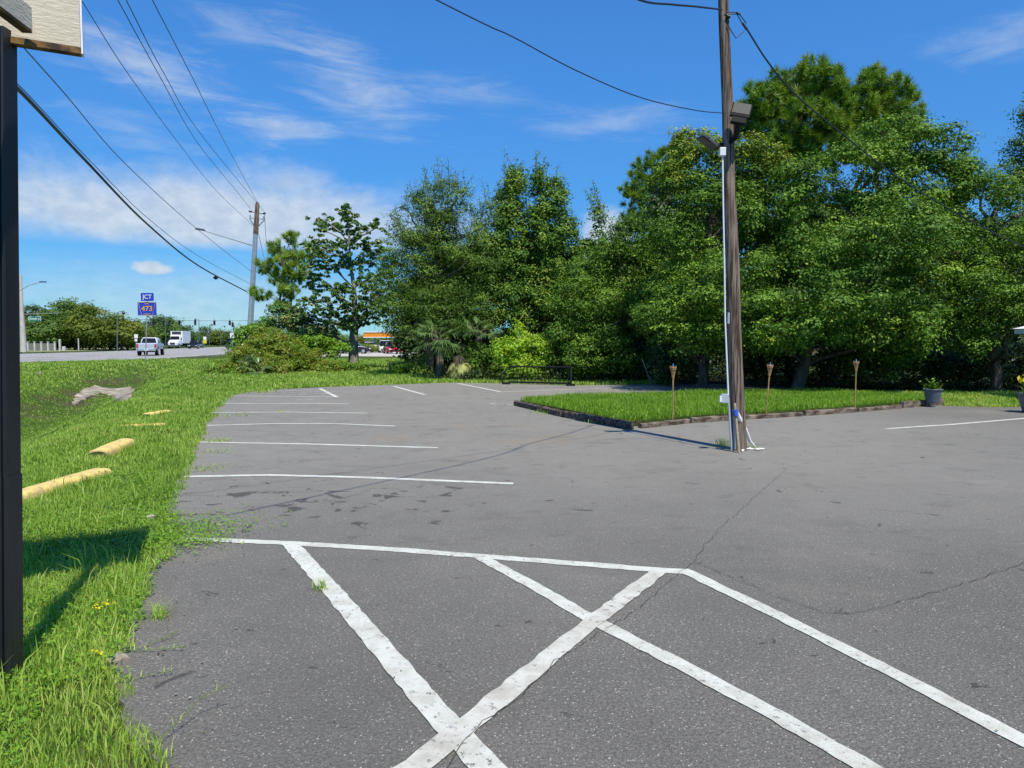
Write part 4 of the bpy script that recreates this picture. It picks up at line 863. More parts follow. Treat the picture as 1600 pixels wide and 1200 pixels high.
weed(345, 690, 50, .09, 'weed patch over the left end of the third white line', seed=5, spread=.10, leafy=60, w=.008)
weed(320, 733, 40, .07, 'weed patch on the lot edge above the second white line', seed=6, spread=.13, leafy=50, w=.008)
weed(345, 706, 26, .07, 'thin weed patch just below the third white line', seed=7, spread=.12, leafy=30, w=.008)
weed(375, 649, 30, .08, 'small weed by the fifth white line', seed=8, spread=.15, w=.012); weed(335, 651, 30, .09, 'weed at lot edge by the fifth white line', seed=9, spread=.12, w=.012)
weed(441, 643, 16, .07, 'tiny weed on the fifth white line', seed=10, spread=.08, w=.012); weed(402, 613, 60, .20, 'weed clump over the far hatched lines', seed=11, spread=.3, w=.025)
weed(930, 661, 40, .11, 'grass tuft at the foot of the dark timber near its corner', seed=12, spread=.10, w=.009); weed(845, 646, 50, .12, 'grass tuft against the short dark timber', seed=13, spread=.16, w=.009)
weed(295, 832, 60, .10, 'leafy weed mat spilling over the left end of the nearest white line', L_SHRUB, .17, 14, 1500, w=.006)
weed(262, 850, 80, .10, 'dense low weed mat where grass meets the lot below the nearest white line', L_SHRUB, .13, 24, 1100, w=.006)
weed(330, 845, 16, .04, 'flat sprig of weed lying on the nearest white line', L_SHRUB, .06, 15, 50, w=.006)
# creeping runners
def runner(px, label, seed, h=.02):
    rg = np.random.default_rng(seed); P = [G(*q) for q in px]; P = [Vector((p.x, p.y, .008 + (i / len(px)) * h)) for i, p in enumerate(P)]
    t = thing('runner', label, 'weed', P[0], group='grass runners creeping over the asphalt'); mb = MB(); mb.tube(P, 0.0018, 5); mb.build('stem', M['stem_green'], t)
    D_ = dense(P, .03, 0, False); n = len(D_); x = np.array([p.x for p in D_]); y = np.array([p.y for p in D_]); z = np.array([p.z for p in D_]) - .004
    v, q4, t3, tt = blades(x, y, z, rg.uniform(.02, .05, n), np.full(n, .005), rg, rg.uniform(.4, .9, n), 1.3); np_mesh('leaves', v, [q4, t3], GR, t, tt)
runner([(190, 1022), (230, 1012), (262, 1000), (280, 992)], 'runner with fine leaves, farthest of the four beside the post', 1); runner([(190, 1020), (240, 1019), (290, 1017)], 'straight thin runner on asphalt just below the farthest one', 2)
runner([(180, 1070), (220, 1062), (268, 1055)], 'short runner lying over the pale chipped lot edge', 3); runner([(235, 1180), (262, 1155), (290, 1138), (312, 1122), (352, 1110)], 'longest green grass stem reaching over the asphalt at the bottom', 4, .12)
# flowers
c = np.concatenate([np.array(G(157, 960)) + rg.normal(0, .035, (40, 3)) * [1, 1, .2] + [0, 0, .06], np.array(G(152, 1035)) + rg.normal(0, .02, (16, 3)) * [1, 1, .2] + [0, 0, .05]]); v, f = leaf_quads(c, .014, rg, .9, .8)
tag(np_mesh('wildflowers', v, [f], L_FLOW, None, rg.random(len(f))), 'small yellow wildflowers in the grass beside the black post', 'flowers')
# pale stones at the lot's broken edge
def stone(px, py, r, label, seed):
    rr = random.Random(seed); c = G(px, py); V = []; n = 15
    for k in range(n): V.append((c.x + math.cos(k * 2 * PI / n) * r * rr.uniform(.7, 1.3), c.y + math.sin(k * 2 * PI / n) * r * rr.uniform(.7, 1.3), rr.uniform(.02, .035)))
    B = [(p[0], p[1], -.05) for p in V]; mb = MB(); mb.add(V + B + [(c.x, c.y, .045)], [(i, (i + 1) % n, 2 * n) for i in range(n)] + [(i, i + n, (i + 1) % n + n, (i + 1) % n) for i in range(n)])
    tag(mb.build('stone', M['concrete']), label, 'stone')
stone(61, 583, .10, 'small white scrap lying on the far ditch bank', 5); stone(236, 811, .045, 'pale stone in the grass at the lot edge above the nearest white line', 1); stone(183, 1035, .05, 'broken pale chunk at the lot edge near the black post', 2)

# loose grit and leaf bits on the asphalt
rg = np.random.default_rng(91); n = 900; tt_ = rg.random(n); x = rg.uniform(-6, 8, n); y = rg.uniform(2.6, 16, n); e_ = rg.random(n) < .35
sN = np.where(e_, rg.exponential(.25, n), 0); x = np.where(e_, E0[0] + (y - E0[1]) * -.382 + .12 + sN, x); k = inpoly(x, y, lotn) & ~inpoly(x, y, isln) & (np.abs(x / y) < .8); x, y = x[k], y[k]
c = np.stack([x, y, np.full(len(x), .0125)], 1); v, f = leaf_quads(c, .012, rg, 2.5, .8, jit=.8)
tag(np_mesh('grit', v, [f], leaf_mat('grit', [(0.03, 0.025, 0.02), (0.16, 0.11, 0.06), (0.42, 0.40, 0.34)], .9, .1, .0), None, rg.random(len(f))), 'loose grit and dry leaf bits scattered over the asphalt', 'grit', kind='stuff')
# ------------------------------------------------------------ sign post at the left
PB = G(18, 1058); Yp = PB.y
t = thing('sign_post', 'black grooved post with weathered white board sign at the left edge', 'sign', (PB.x, Yp, 0))
mb = MB(); prof = [(-1, -.045), (-.42, -.045), (-.38, -.030), (-.26, -.030), (-.22, -.05), (.28, -.05), (.32, -.034), (.44, -.034), (.48, -.047), (1, -.045), (1, .045), (-1, .045)]
n = len(prof)
def ring(l, r, py):
    A_, B_ = at(l, py, Yp - .045), at(r, py, Yp + .045); c, w = (A_.x + B_.x) / 2, (B_.x - A_.x) / 2
    return [(c + a * w, Yp + b, A_.z) for a, b in prof]
for (l0, r0, y0, l1, r1, y1) in ((-16, 38, 1130, -16, 35, 745), (-14, 33, 745, -8, 26, 40)):
    V = ring(l0, r0, y0) + ring(l1, r1, y1)
    mb.add(V, [(i, (i + 1) % n, (i + 1) % n + n, i + n) for i in range(n)] + [tuple(range(n)), tuple(reversed(range(n, 2 * n)))])
mb.build('post', M['black_paint'], t)
q1 = at(126, 74, Yp + .13); zb = q1.z; qa = G(27, 58, zb); d = (q1 - qa); d.z = 0; d.normalize(); q0 = q1 - d * 1.12; q0.z = q1.z = 0; nn = Vector((d.y, -d.x, 0))   # nn points towards the camera
for k in range(6):
    z0 = zb + k * .29; mb = MB(); mb.prism([q0 + Vector((0, 0, z0)), q1 + Vector((0, 0, z0)), q1 - nn * .02 + Vector((0, 0, z0)), q0 - nn * .02 + Vector((0, 0, z0))], (0, 0, .287))
    mb.build('board', M['white_panel'], t)
Z_ = Vector((0, 0, zb - .03))
mb = MB(); mb.prism([q0 + Z_ - nn * .045, q1 + Z_ - nn * .045, q1 + Z_ + nn * .004, q0 + Z_ + nn * .004], (0, 0, .028)); mb.build('bottom_trim', M['rotten_edge'], t)
mb = MB(); q = q1 + d * .002; mb.prism([q + Z_ - nn * .045, q + Z_ + nn * .006, q + d * .008 + Z_ + nn * .006, q + d * .008 + Z_ - nn * .045], (0, 0, 1.78)); mb.build('side_trim', M['canopy_white'], t)
ba, bb = G(51, 52, zb), G(-12, 4, zb); bd = (bb - ba).normalized(); bs = Vector((-bd.y, bd.x, 0)) * .045
if bs.x > 0: bs = -bs
bb = ba + bd * .8; z1 = Vector((0, 0, .012))
mb = MB(); mb.prism([ba + z1, bb + z1, bb + bs + z1, ba + bs + z1], (0, 0, .10)); mb.build('beam', M['white_panel'], t)
mb = MB(); mb.prism([ba + bs * .03, bb + bs * .03, bb + bs * .97, ba + bs * .97], (0, 0, .009)); mb.build('beam_underside', M['rotten_edge'], t)
# ------------------------------------------------------------ wooden pole in the lot
B0 = G(1155, 703); D0 = B0.y
P0 = lambda px, py, dd=0.0: at(px, py, D0 + dd)
t = thing('utility_pole', 'weathered brown wooden pole with two floodlights standing in the lot', 'pole', B0)
mb = MB(); a_ = B0 + Vector((0, 0, -.2)); b_ = P0(1127, -110); N_ = 26; P = [a_.lerp(b_, i / N_) + Vector((math.sin(i * .8) * .006, 0, 0)) for i in range(N_ + 1)]
mb.tube(P, [0.118 - .052 * (i / N_) ** .8 for i in range(N_ + 1)], 20); mb.build('post', M['pole_wood'], t)
off = -0.16
cpts = [P0(1129, 243, off), P0(1130, 320, off), P0(1132, 420, off), P0(1133, 500, off), P0(1136, 570, off), P0(1138, 618, off)]
mb = MB(); mb.tube(cpts, 0.0125, 8); mb.build('conduit', M['pvc'], t)
mb = MB(); mb.tube([P0(1138, 620, off), P0(1141, 670, off), P0(1143.5, 705, off)], 0.016, 8); mb.build('conduit', M['grey_pvc'], t)
mb = MB(); mb.tube([P0(1147, 640, off), P0(1148, 702, off)], 0.014, 8); mb.build('conduit', M['grey_pvc'], t)
mb = MB(); mb.box(P0(1132, 622.5, off - .03), (.10, .07, .13)); bx_ = mb.build('outlet_box', M['grey_pvc'], t, .006)
mb = MB(); mb.box(P0(1126, 623, off - .07), (.03, .03, .09)); mb.build('cover', M['pvc'], bx_)
mb = MB(); mb.box(P0(1128.5, 237.5, off), (.085, .08, .115)); mb.build('junction_box', M['pvc'], t, .006)
mb = MB(); mb.box(P0(1138.5, 497, -.13), (.03, .01, .16)); mb.build('tag_plate', M['galv'], t)
# floodlights
fl = None
mb = MB(); hc = P0(1158, 173, -.30); R = Matrix.Rotation(math.radians(-14), 3, 'Z') @ Matrix.Rotation(math.radians(14), 3, 'Y') @ Matrix.Rotation(math.radians(-20), 3, 'X')
mb.box(hc, (.27, .05, .22), R); f1_ = mb.build('floodlight', M['black_metal'], t, .01)
mb = MB(); mb.box(hc + R @ Vector((0, -.028, .018)), (.235, .006, .165), R); mb.build('lens', M['lamp_face'], f1_)
mb = MB(); mb.box(hc + R @ Vector((0, .02, -.13)), (.20, .07, .13), R); mb.tube([hc + R @ Vector((0, .03, -.15)), P0(1150, 214, -.16), P0(1140, 223, -.05)], [.045, .04, .035], 8); mb.build('bracket', M['black_metal'], f1_)
mb = MB(); e0, e1 = P0(1118, 230, -.1), P0(1094, 213, -.25)
R2 = Matrix.Rotation(math.radians(15), 3, 'Z') @ Matrix.Rotation(math.radians(32), 3, 'Y'); c_ = (e0 + e1) / 2 + Vector((0, 0, .0))
mb.box(c_, (.30, .20, .045), R2, .8); f2_ = mb.build('floodlight', M['dark_grey'], t, .012)
mb = MB(); mb.box(c_ + R2 @ Vector((-.06, 0, -.03)), (.14, .14, .012), R2); mb.build('lens', M['lamp_face'], f2_)
mb = MB(); mb.tube([c_ + R2 @ Vector((.13, 0, 0)), P0(1128, 226, -.05)], [.04, .035], 8); mb.build('bracket', M['black_metal'], f2_)
mb = MB(); rr = random.Random(3)
for k, (aa, bb, cc) in enumerate((((1133, 18), (1150, 20), (1163, 42)), ((1135, 22), (1155, 22), (1166, 36)), ((1136, 38), (1150, 60), (1163, 48)))):
    A, Bq, Cq = P0(*aa, -.09), P0(*bb, -.1), P0(*cc, -.05); mb.tube([A, A.lerp(Bq, .6), Bq, Bq.lerp(Cq, .6), Cq], .007, 6)
mb.tube([P0(1135, 24, -.09), P0(1141, 27, -.1)], .025, 8); mb.tube([P0(1150, 19, -.1), P0(1157, 23, -.1)], .014, 8); mb.tube([P0(1160, 36, -.06), P0(1167, 46, -.06)], .018, 8)
mb.build('wire_loops', M['cable'], t)
# things leaning on the pole
mb = MB(); a_, b_ = G(1153, 707) - Vector((0, .05, 0)), P0(1148, 630, -.16); mb.tube([a_, b_], .022, 4); t2 = tag(mb.build('wooden_stake', M['stake']), 'thin wooden stake leaning against the foot of the wooden pole', 'stake')
t3_ = thing('rolled_banner', 'white rolled banner with a blue end propped against the pole', 'banner', G(1178, 698)); A = G(1178, 698) + Vector((0, -.05, .01)); Bq = P0(1149, 643, -.2)
mb = MB(); mb.tube([A, A.lerp(Bq, .15) + Vector((-.03, 0, 0)), A.lerp(Bq, .5), A.lerp(Bq, .9), Bq], [.012, .022, .028, .036, .03], 8); mb.build('cloth', M['white_cloth'], t3_)
mb = MB(); mb.tube([Bq + Vector((.012, 0, -.06)), Bq + Vector((-.005, 0, .03))], .041, 8); mb.build('band', M['blue_tape'], t3_)
mb = MB(); P = [G(1160, 707), G(1166, 704), G(1172, 703), G(1182, 704.5), G(1195, 703)]
for k in range(4):
    a_, b_ = P[k], P[k + 1]; s = Vector((0, .05, 0)); mb.add([a_ + Vector((0, 0, .012 + .01 * (k % 2))), b_ + Vector((0, 0, .03 - .012 * (k % 2))), b_ + s + Vector((0, 0, .02)), a_ + s + Vector((0, 0, .035))], [(0, 1, 2, 3)])
o = mb.build('torn_cloth', M['white_cloth']); so_ = o.modifiers.new('thick', 'SOLIDIFY'); so_.thickness = .004; tag(o, 'crumpled white scrap lying at the right foot of the pole', 'litter')

# ------------------------------------------------------------ bamboo torches
def torch(px, py, tx, ty, label):
    b = G(px, py, ZI - .02) if py > 645 or True else G(px, py); top = at(tx, ty, b.y)
    t = thing('bamboo_torch', label, 'torch', b, group='bamboo torches along the grass island'); ax = (top - b); L = ax.length; ax.normalize(); w0 = b
    hl = .30; mb = MB(); P = [b - ax * .1, b + ax * (L - hl) * .5, b + ax * (L - hl)]; mb.tube(P, [.012, .013, .015], 8)
    for k in range(1, 5): mb.tube([b + ax * (L - hl) * k / 5 - ax * .005, b + ax * (L - hl) * k / 5 + ax * .005], .0165, 8)
    mb.build('stake', M['bamboo'], t)
    q = ax.to_track_quat('Z', 'Y').to_matrix(); mb = MB(); c0 = b + ax * (L - hl)
    for k in range(14):
        a = 2 * PI * k / 14; P = []
        for r_, z_ in ((.018, 0), (.028, .08), (.040, .15), (.056, .19), (.062, .24)): P.append(c0 + q @ Vector((math.cos(a) * r_, math.sin(a) * r_, z_)))
        mb.tube(P, .0045, 4)
    for z_, r_ in ((.05, .024), (.11, .034), (.155, .043), (.175, .052), (.20, .059), (.215, .061)):
        ring = [c0 + q @ Vector((math.cos(2 * PI * k / 14) * r_, math.sin(2 * PI * k / 14) * r_, z_)) for k in range(15)]; mb.tube(ring, .005, 4, False)
    mb.build('basket', M['bamboo_head'], t)
    mb = MB(); mb.tube([c0 + ax * .13, c0 + ax * .215], .028, 10); cn = mb.build('oil_can', M['dark_grey'], t)
    mb = MB(); mb.tube([c0 + ax * .216, c0 + ax * .235, c0 + ax * .265, c0 + ax * .29], [.02, .012, .009, .004], 8); mb.build('wick_cap', M['chrome'], cn)
torch(1051, 656, 1052, 567, 'left bamboo torch with a silver cap, standing left of the wooden pole')
torch(1197, 647, 1204, 565, 'leaning bamboo torch, first one right of the wooden pole')
torch(1336, 637, 1338, 560, 'farthest right of the three bamboo torches, near the planter')

# ------------------------------------------------------------ planters
def planter(c, r, h, label, seed, flower=False):
    t = thing('planter', label, 'planter', c, group='blue-grey flower pots'); mb = MB(); c = Vector(c)
    mb.lathe(c, [(r * .62, 0), (r * .66, .02), (r * .70, h * .15), (r * .86, h * .5), (r * .93, h * .80), (r * .95, h * .83), (r * .93, h * .85), (r * .97, h * .93), (r * 1.07, h * .94), (r * 1.08, h), (r * .97, h), (r * .93, h * .9)], 28)
    mb.add([c + Vector((r * .62 * math.cos(k * PI / 14), r * .62 * math.sin(k * PI / 14), 0.001)) for k in range(28)], [tuple(reversed(range(28)))]); mb.build('pot', M['pot'], t)
    mb = MB(); mb.lathe(c, [(r * .935, h * .9), (r * .5, h * .93), (0.001, h * .95)], 24); mb.build('soil', M['soil'], t)
    rg = np.random.default_rng(seed); n = 44; x = c.x + rg.normal(0, r * .3, n); y = c.y + rg.normal(0, r * .3, n)
    v, q4, t3, tt = blades(x, y, np.full(n, c.z + h * .9), rg.uniform(.12, .30, n), np.full(n, .035), rg, rg.uniform(0, .8, n), 1.0)
    cc = np.stack([c.x + rg.normal(0, r * .4, 60), c.y + rg.normal(0, r * .4, 60), c.z + h + rg.uniform(0.0, .26, 60)], 1); v2, f2 = leaf_quads(cc, .07, rg, .4, .5)
    np_mesh('plant', np.concatenate([v, v2]), [q4, t3, f2 + len(v)], L_OAK2, t, np.concatenate([tt, rg.uniform(0, 1, 60)]))
    if flower:
        cc = np.stack([c.x - r * .45 + rg.normal(0, .09, 40), c.y + rg.normal(0, .1, 40), c.z + h + .27 + rg.normal(0, .05, 40)], 1); v, f = leaf_quads(cc, .11, rg, .4, .5); np_mesh('yellow_leaves', v, [f], L_FLOW, t, rg.random(len(f)))
c = G(1457, 629.5, 0.10); planter(c, .205, .34, 'blue-grey flower pot with leafy plant on the end of the timber edging', 3)
c = G(1614, 645); planter((c.x, c.y, 0), .30, .44, 'blue-grey flower pot with yellow leaves cut by the right edge', 4, True)

# ------------------------------------------------------------ bike rack
Y0 = 26.4; A = G(793, 600); Bq = G(893, 602.5); t = thing('bike_rack', 'low black tubular metal rack standing on the far edge of the lot', 'rack', (A + Bq) / 2)
Ld = (Bq - A); Lx = Ld.length; e = Ld.normalized(); nrm = Vector((e.y, -e.x, 0)); H = .66
mb = MB(); mb.tube([A + e * .1 + Vector((0, 0, H)), Bq + Vector((0, 0, H))], .028, 8); mb.build('top_rail', M['black_metal'], t)
mb = MB(); mb.tube([A + e * .05 + Vector((0, 0, .08)), Bq + Vector((0, 0, .08))], .034, 8); mb.build('bottom_rail', M['black_metal'], t)
for k, P in enumerate((A, Bq)):
    s = -1 if k == 0 else 1
    mb = MB(); mb.tube([P + e * (.10 if k == 0 else 0) + Vector((0, 0, H)), P + nrm * .10 + e * (s * .03) + Vector((0, 0, H * .75)), P + nrm * .25 + e * (s * .06 - (.1 if k == 0 else 0)) + Vector((0, 0, .35)), P + nrm * .22 + e * (s * .04 - (.05 if k == 0 else 0)) + Vector((0, 0, .05))], .03, 8); mb.build('end_frame', M['black_metal'], t)
    mb = MB(); mb.box(P + nrm * .12 + Vector((0, 0, .035)), (.30, .30, .07)); mb.build('foot', M['black_metal'], t)
for k in range(17):
    q = A.lerp(Bq, (k + .7) / 17.6); mb = MB(); mb.tube([q + Vector((0, 0, .08)), q + Vector((0, 0, H))], .009, 5); mb.build('bar', M['black_metal'], t)

# ------------------------------------------------------------ awning at the right edge
t = thing('patio_canopy', 'white sloping canopy roof corner cut by the right edge', 'canopy', (18.0, 20, 0))
c0 = at(1581, 520, 18.0); c1 = at(1581, 515.5, 18.0)
x0 = at(1581, 516, 20.1).x; mb = MB(); mb.box((x0 + 2.0, 19.0, (c0.z + c1.z) / 2 + .02), (4.0, 2.0, .12)); mb.build('fascia', M['canopy_white'], t)
mb = MB(); z = c1.z + .06; V = [(x0 - .04, 17.96, z), (x0 + 4.04, 17.96, z), (x0 + 4.04, 20.04, z), (x0 - .04, 20.04, z), (x0 + 2, 19.0, z + .65)]; mb.add(V, [(0, 1, 4), (1, 2, 4), (2, 3, 4), (3, 0, 4), (3, 2, 1, 0)]); mb.build('roof', M['canopy_white'], t)
for a_, b_ in ((1.9, 18.2), (3.9, 18.2), (1.9, 19.8), (3.9, 19.8)):
    mb = MB(); mb.box((x0 + a_, b_, c0.z / 2 - .04), (.07, .07, c0.z)); mb.build('leg', M['canopy_white'], t)

# ------------------------------------------------------------ wires
def wire(pts, r, label, m='steel_cable', bead=None, grp=None, name='power_line'):
    P = [q if isinstance(q, Vector) else at(*q) for q in pts]; out = []
    for i in range(len(P) - 1):                       # Catmull-Rom through the points
        p0 = P[i - 1] if i else P[0] * 2 - P[1]; p1, p2 = P[i], P[i + 1]; p3 = P[i + 2] if i + 2 < len(P) else P[-1] * 2 - P[-2]
        for k in range(12):
            t = k / 12; out.append(0.5 * ((2 * p1) + (p2 - p0) * t + (2 * p0 - 5 * p1 + 4 * p2 - p3) * t * t + (3 * p1 - p0 - 3 * p2 + p3) * t ** 3))
    out.append(P[-1]); mb = MB(); mb.tube(out, r, 6); o = mb.build(name, M[m])
    return tag(o, label, 'cable', grp)
OH = 'overhead lines along the highway'
wire([(238, 0, 17), (300, 120, 23), (350, 220, 33), (401, 314, 55)], .013, 'uppermost thin wire reaching the tip of the grey utility pole', grp=OH)
wire([(184, 0, 17), (250, 120, 22), (310, 225, 31), (371, 300, 46), (394, 330, 55)], .013, 'second overhead wire from the top, left member of the crossing pair', grp=OH)
wire([(197, 0, 17.3), (258, 118, 22), (318, 215, 31), (412, 330, 55)], .013, 'right member of the crossing pair of overhead wires', grp=OH)
wire([(127, 0, 15.5), (200, 115, 20), (280, 225, 29), (340, 300, 41), (396, 353, 55)], .011, 'single overhead wire below the crossing pair', grp=OH)
wire([(-40, -20, 11.5), (30, 66, 13.5), (100, 145, 17), (200, 260, 25), (307, 357, 39), (392, 424, 55)], .014, 'wire passing just behind the white board sign', grp=OH)
wire([(-60, 60, 10.5), (28, 132, 13), (130, 240, 19.5), (230, 340, 30), (310, 400, 41), (390, 443, 55)], .012, 'thin cable running just above the thick black cable', grp=OH)
wire([(-60, 66, 10.2), (28, 139, 12.8), (130, 247, 19), (230, 350, 29.5), (310, 415, 41), (386, 456, 55)], .038, 'thick black lowest cable sagging to the grey utility pole', 'cable', grp=OH)
mb = MB(); c = at(337, 434, 45.5); mb.lathe(c - Vector((0, 0, .12)), [(.01, 0), (.12, .05), (.15, .12), (.12, .2), (.01, .25)], 10); tag(mb.build('cable_coil', M['cable']), 'dark round coil hanging on the thick black cable', 'cable coil')
wire([(413, 332, 55), (416, 375, 70), (421, 420, 95)], .02, 'overhead wire going on from the grey utility pole to the right', grp=OH)
wire([(404, 366, 55), (412, 400, 75), (420, 430, 95)], .02, 'lower overhead wire going on past the small pine', grp=OH)
LT = 'service wires at the wooden pole'
wire([Vector((-9.6, -2.2, 5.8)), Vector((-4.4, 2.8, 4.95)), (682, 0, 6.45), (800, 57, 7.1), (900, 110, 7.78), (1000, 152, 8.6), (1085, 172, 9.46), (1133, 177, 10.15)], .006, 'thin black wire coming from upper left to the wooden pole', 'cable', grp=LT)
wire([Vector((-9, -6, 5.4)), Vector((-4.4, 0, 4.9)), Vector((-1.3, 4.2, 4.85)), Vector((.75, 6.9, 5.05)), (1000, 0, 8.05), (1050, 7, 8.7), (1085, 10, 9.2), (1128, 15, 10.15)], .012, 'twisted thick wire meeting the top of the wooden pole from the left', 'cable', grp=LT)
wire([(1166, 44, 10.3), (1200, 97, 10.9), (1240, 145, 11.7), (1300, 196, 12.9), (1400, 275, 14.8), (1500, 336, 16.6), (1600, 386, 18.5), (1700, 430, 20.5)], .013, 'thick service wire running down right from the pole in front of the trees', 'cable', grp=LT)
wire([(1172, 205, 10.6), (1250, 268, 12), (1330, 335, 14), (1410, 396, 16)], .006, 'fainter wire in front of the trees below the thick service wire', 'cable', grp=LT)

# ------------------------------------------------------------ far utility pole, lamps, signals
D = 55; Pf = lambda px, py, dd=0: at(px, py, D + dd)
t = thing('utility_pole', 'tall grey utility pole with dark wooden top and lamp arm by the highway', 'pole', (Pf(388, 560).x, D, 0))
a_, b_, c_ = Pf(388, 562), Pf(399.5, 363), Pf(402, 315)
mb = MB(); mb.tube([a_, a_.lerp(b_, .5), b_], [.24, .20, .17], 14); mb.build('shaft', M['galv'], t)
mb = MB(); mb.tube([b_ + Vector((0, 0, -.1)), c_ + Vector((0, 0, -.2)), c_], [.20, .16, .05], 12); mb.build('pole_top', M['pole_wood'], t)
for s, x1, y1, x2, y2 in ((-1, 391, 331, 391, 341), (1, 413, 334, 412, 343)):
    mb = MB(); mb.tube([Pf(401, 333 + s), Pf(x1, y1)], .03, 6); mb.tube([Pf(398 if s < 0 else 403, 354), Pf(x2, y2 + 2)], .03, 6); mb.tube([Pf(400, 341), Pf(x2, y2)], .02, 6); br_ = mb.build('bracket', M['dark_grey'], t)
    mb = MB(); mb.tube([Pf(x2, y2 + 3), Pf(x2, y2 - 5)], .06, 8); mb.build('insulator', M['galv'], br_)
    mb = MB(); mb.tube([Pf(x1 - 2 * s, y1), Pf(x1 + 2 * s, y1 - 1)], .07, 8); mb.build('insulator', M['dark_grey'], br_)
mb = MB(); mb.tube([Pf(396, 384), Pf(360, 373, -1), Pf(320, 361, -2)], [.05, .04, .03], 6); ar = mb.build('lamp_arm', M['galv'], t)
mb = MB(); mb.box(Pf(313, 358.5, -2), (.75, .3, .13), Matrix.Rotation(.15, 3, 'Y'), .7); mb.build('lamp_head', M['dark_grey'], ar)
def lamp_post(px, top, basey, D, arm, label, m='green_metal', r=.09):
    a_ = at(px, basey, D); a_.z = 0; b_ = at(px, top, D); t = thing('street_lamp', label, 'street lamp', a_, group='street lamps along the highway'); mb = MB(); mb.tube([a_, b_], [r, r * .7], 8); mb.build('post', M[m], t)
    mb = MB(); e = at(px + arm, top - 2, D); mb.tube([b_ - Vector((0, 0, .05)), (b_ + e) / 2 + Vector((0, 0, .05)), e], r * .5, 6); ar = mb.build('arm', M[m], t)
    mb = MB(); mb.lathe(e - Vector((0, 0, .5)), [(.03, .55), (.12, .5), (.22, .2), (.25, 0), (.02, -.05)], 10); mb.build('lamp', M['dark_grey'], ar); return t
lamp_post(183, 488, 545, 112, 10, 'green street lamp left of the pickup truck'); lamp_post(259, 497, 543, 160, 8, 'street lamp rising above the box truck', r=.1)
lamp_post(311, 500, 541, 170, -6, 'street lamp by the traffic signal right of the box truck', r=.1); lamp_post(327, 508, 540, 200, 4, 'tall thin street lamp right of the second signal', r=.1)
lamp_post(345, 511, 540, 230, 6, 'distant street lamp between the signals', r=.1); lamp_post(372, 515, 540, 260, 5, 'farthest street lamp beside the white sign', r=.1)
# highway lamp arm at the far left
t = thing('street_lamp', 'highway lamp with long arm showing beside the black post', 'street lamp', (at(26, 545, 92).x, 92, 0), group='street lamps along the highway')
mb = MB(); mb.tube([Vector((at(26, 545, 92).x, 92, 0)), at(26, 458, 92)], [.15, .09], 8); mb.build('post', M['galv'], t)
mb = MB(); mb.tube([at(26, 457, 92), at(45, 446, 92), at(62, 441, 92)], .05, 6); ar = mb.build('arm', M['galv'], t)
mb = MB(); mb.box(at(67, 440.5, 92), (.75, .3, .14)); mb.build('lamp', M['dark_grey'], ar)
# concrete mast with street name sign
t = thing('mast_pole', 'tapered beige concrete pole carrying a green street name sign', 'pole', (at(37, 546, 96).x, 96, 0))
mb = MB(); mb.tube([Vector((at(37, 546, 96).x, 96, 0)), at(34, 490, 96), at(32, 430, 96)], [.42, .26, .15], 10); mb.build('shaft', M['pole_concrete'], t)
mb = MB(); mb.tube([at(34, 491, 96), at(92, 489, 95)], .035, 6); mb.tube([at(48, 491, 96), at(48, 495, 96)], .02, 5); mb.tube([at(59, 485, 96), at(59, 495, 96)], .02, 5); mb.build('cross_wire', M['galv'], t)
def text(s, size, c, m, parent, ext=.004, sx=1.0, rz=0.0, align='CENTER'):
    cu = bpy.data.curves.new('t', 'FONT'); cu.body = s; cu.size = size; cu.align_x = align; cu.align_y = 'CENTER'; cu.extrude = ext; cu.offset = size * .008
    o = bpy.data.objects.new('t', cu); COL.objects.link(o); dg = bpy.context.evaluated_depsgraph_get(); me = bpy.data.meshes.new_from_object(o.evaluated_get(dg)); bpy.data.objects.remove(o)
    me.transform(Matrix.Translation(c) @ Matrix.Rotation(rz, 4, 'Z') @ Matrix.Rotation(PI / 2, 4, 'X') @ Matrix.Diagonal((sx, 1, 1, 1)))
    me.materials.clear(); return link('lettering', me, m, parent)
c = at(54.5, 498, 95.9); k = 95.9 / F
mb = MB(); mb.box(c, (19 * k, .04, 7.2 * k)); pl = mb.build('sign_panel', M['sign_white'], t); mb = MB(); mb.box(c - Vector((0, .03, 0)), (18 * k, .03, 6.4 * k)); mb.build('green_face', M['sign_green'], pl)
text('Oswalt Rd', .42, c - Vector((0, .055, 0)), M['sign_white'], pl, .005)
# traffic signals on a span wire
wz = lambda px: 499 + 6 * ((px - 280) / 130) ** 2 * -.3 + (px - 190) * .02
wire([(150, 498, 150), (220, 499, 150), (300, 501, 150), (385, 501, 150), (470, 498, 150)], .035, 'horizontal span wire carrying the traffic signals', 'cable', name='span_wire')
for i, (px, lab) in enumerate([(216, 'traffic signal left of the blue route sign'), (239, 'traffic signal above the pickup, nearest the route sign'), (255, 'traffic signal above the left half of the box truck'), (264, 'traffic signal above the cab of the box truck'), (280, 'traffic signal above the rear of the box truck'), (305, 'traffic signal over the distant cars'), (335, 'isolated black traffic signal against the sky'), (359, 'left signal of the close pair near the grey pole'), (363.5, 'right signal of the close pair near the grey pole')]):
    c = at(px, 504.5 if i < 8 else 507.5, 150); t = thing('traffic_signal', lab, 'traffic signal', c, group='traffic signals on the span wire'); mb = MB(); mb.box(c, (.38, .25, 1.0)); mb.tube([c + Vector((0, 0, .5)), c + Vector((0, 0, .95))], .03, 5); hb = mb.build('housing', M['black_metal'], t)
    for q in range(3):
        mb = MB(); cc = c + Vector((0, -.13, .31 - .31 * q)); mb.tube([cc, cc - Vector((0, .12, 0))], .13, 10); mb.build('visor', M['dark_grey'], t)
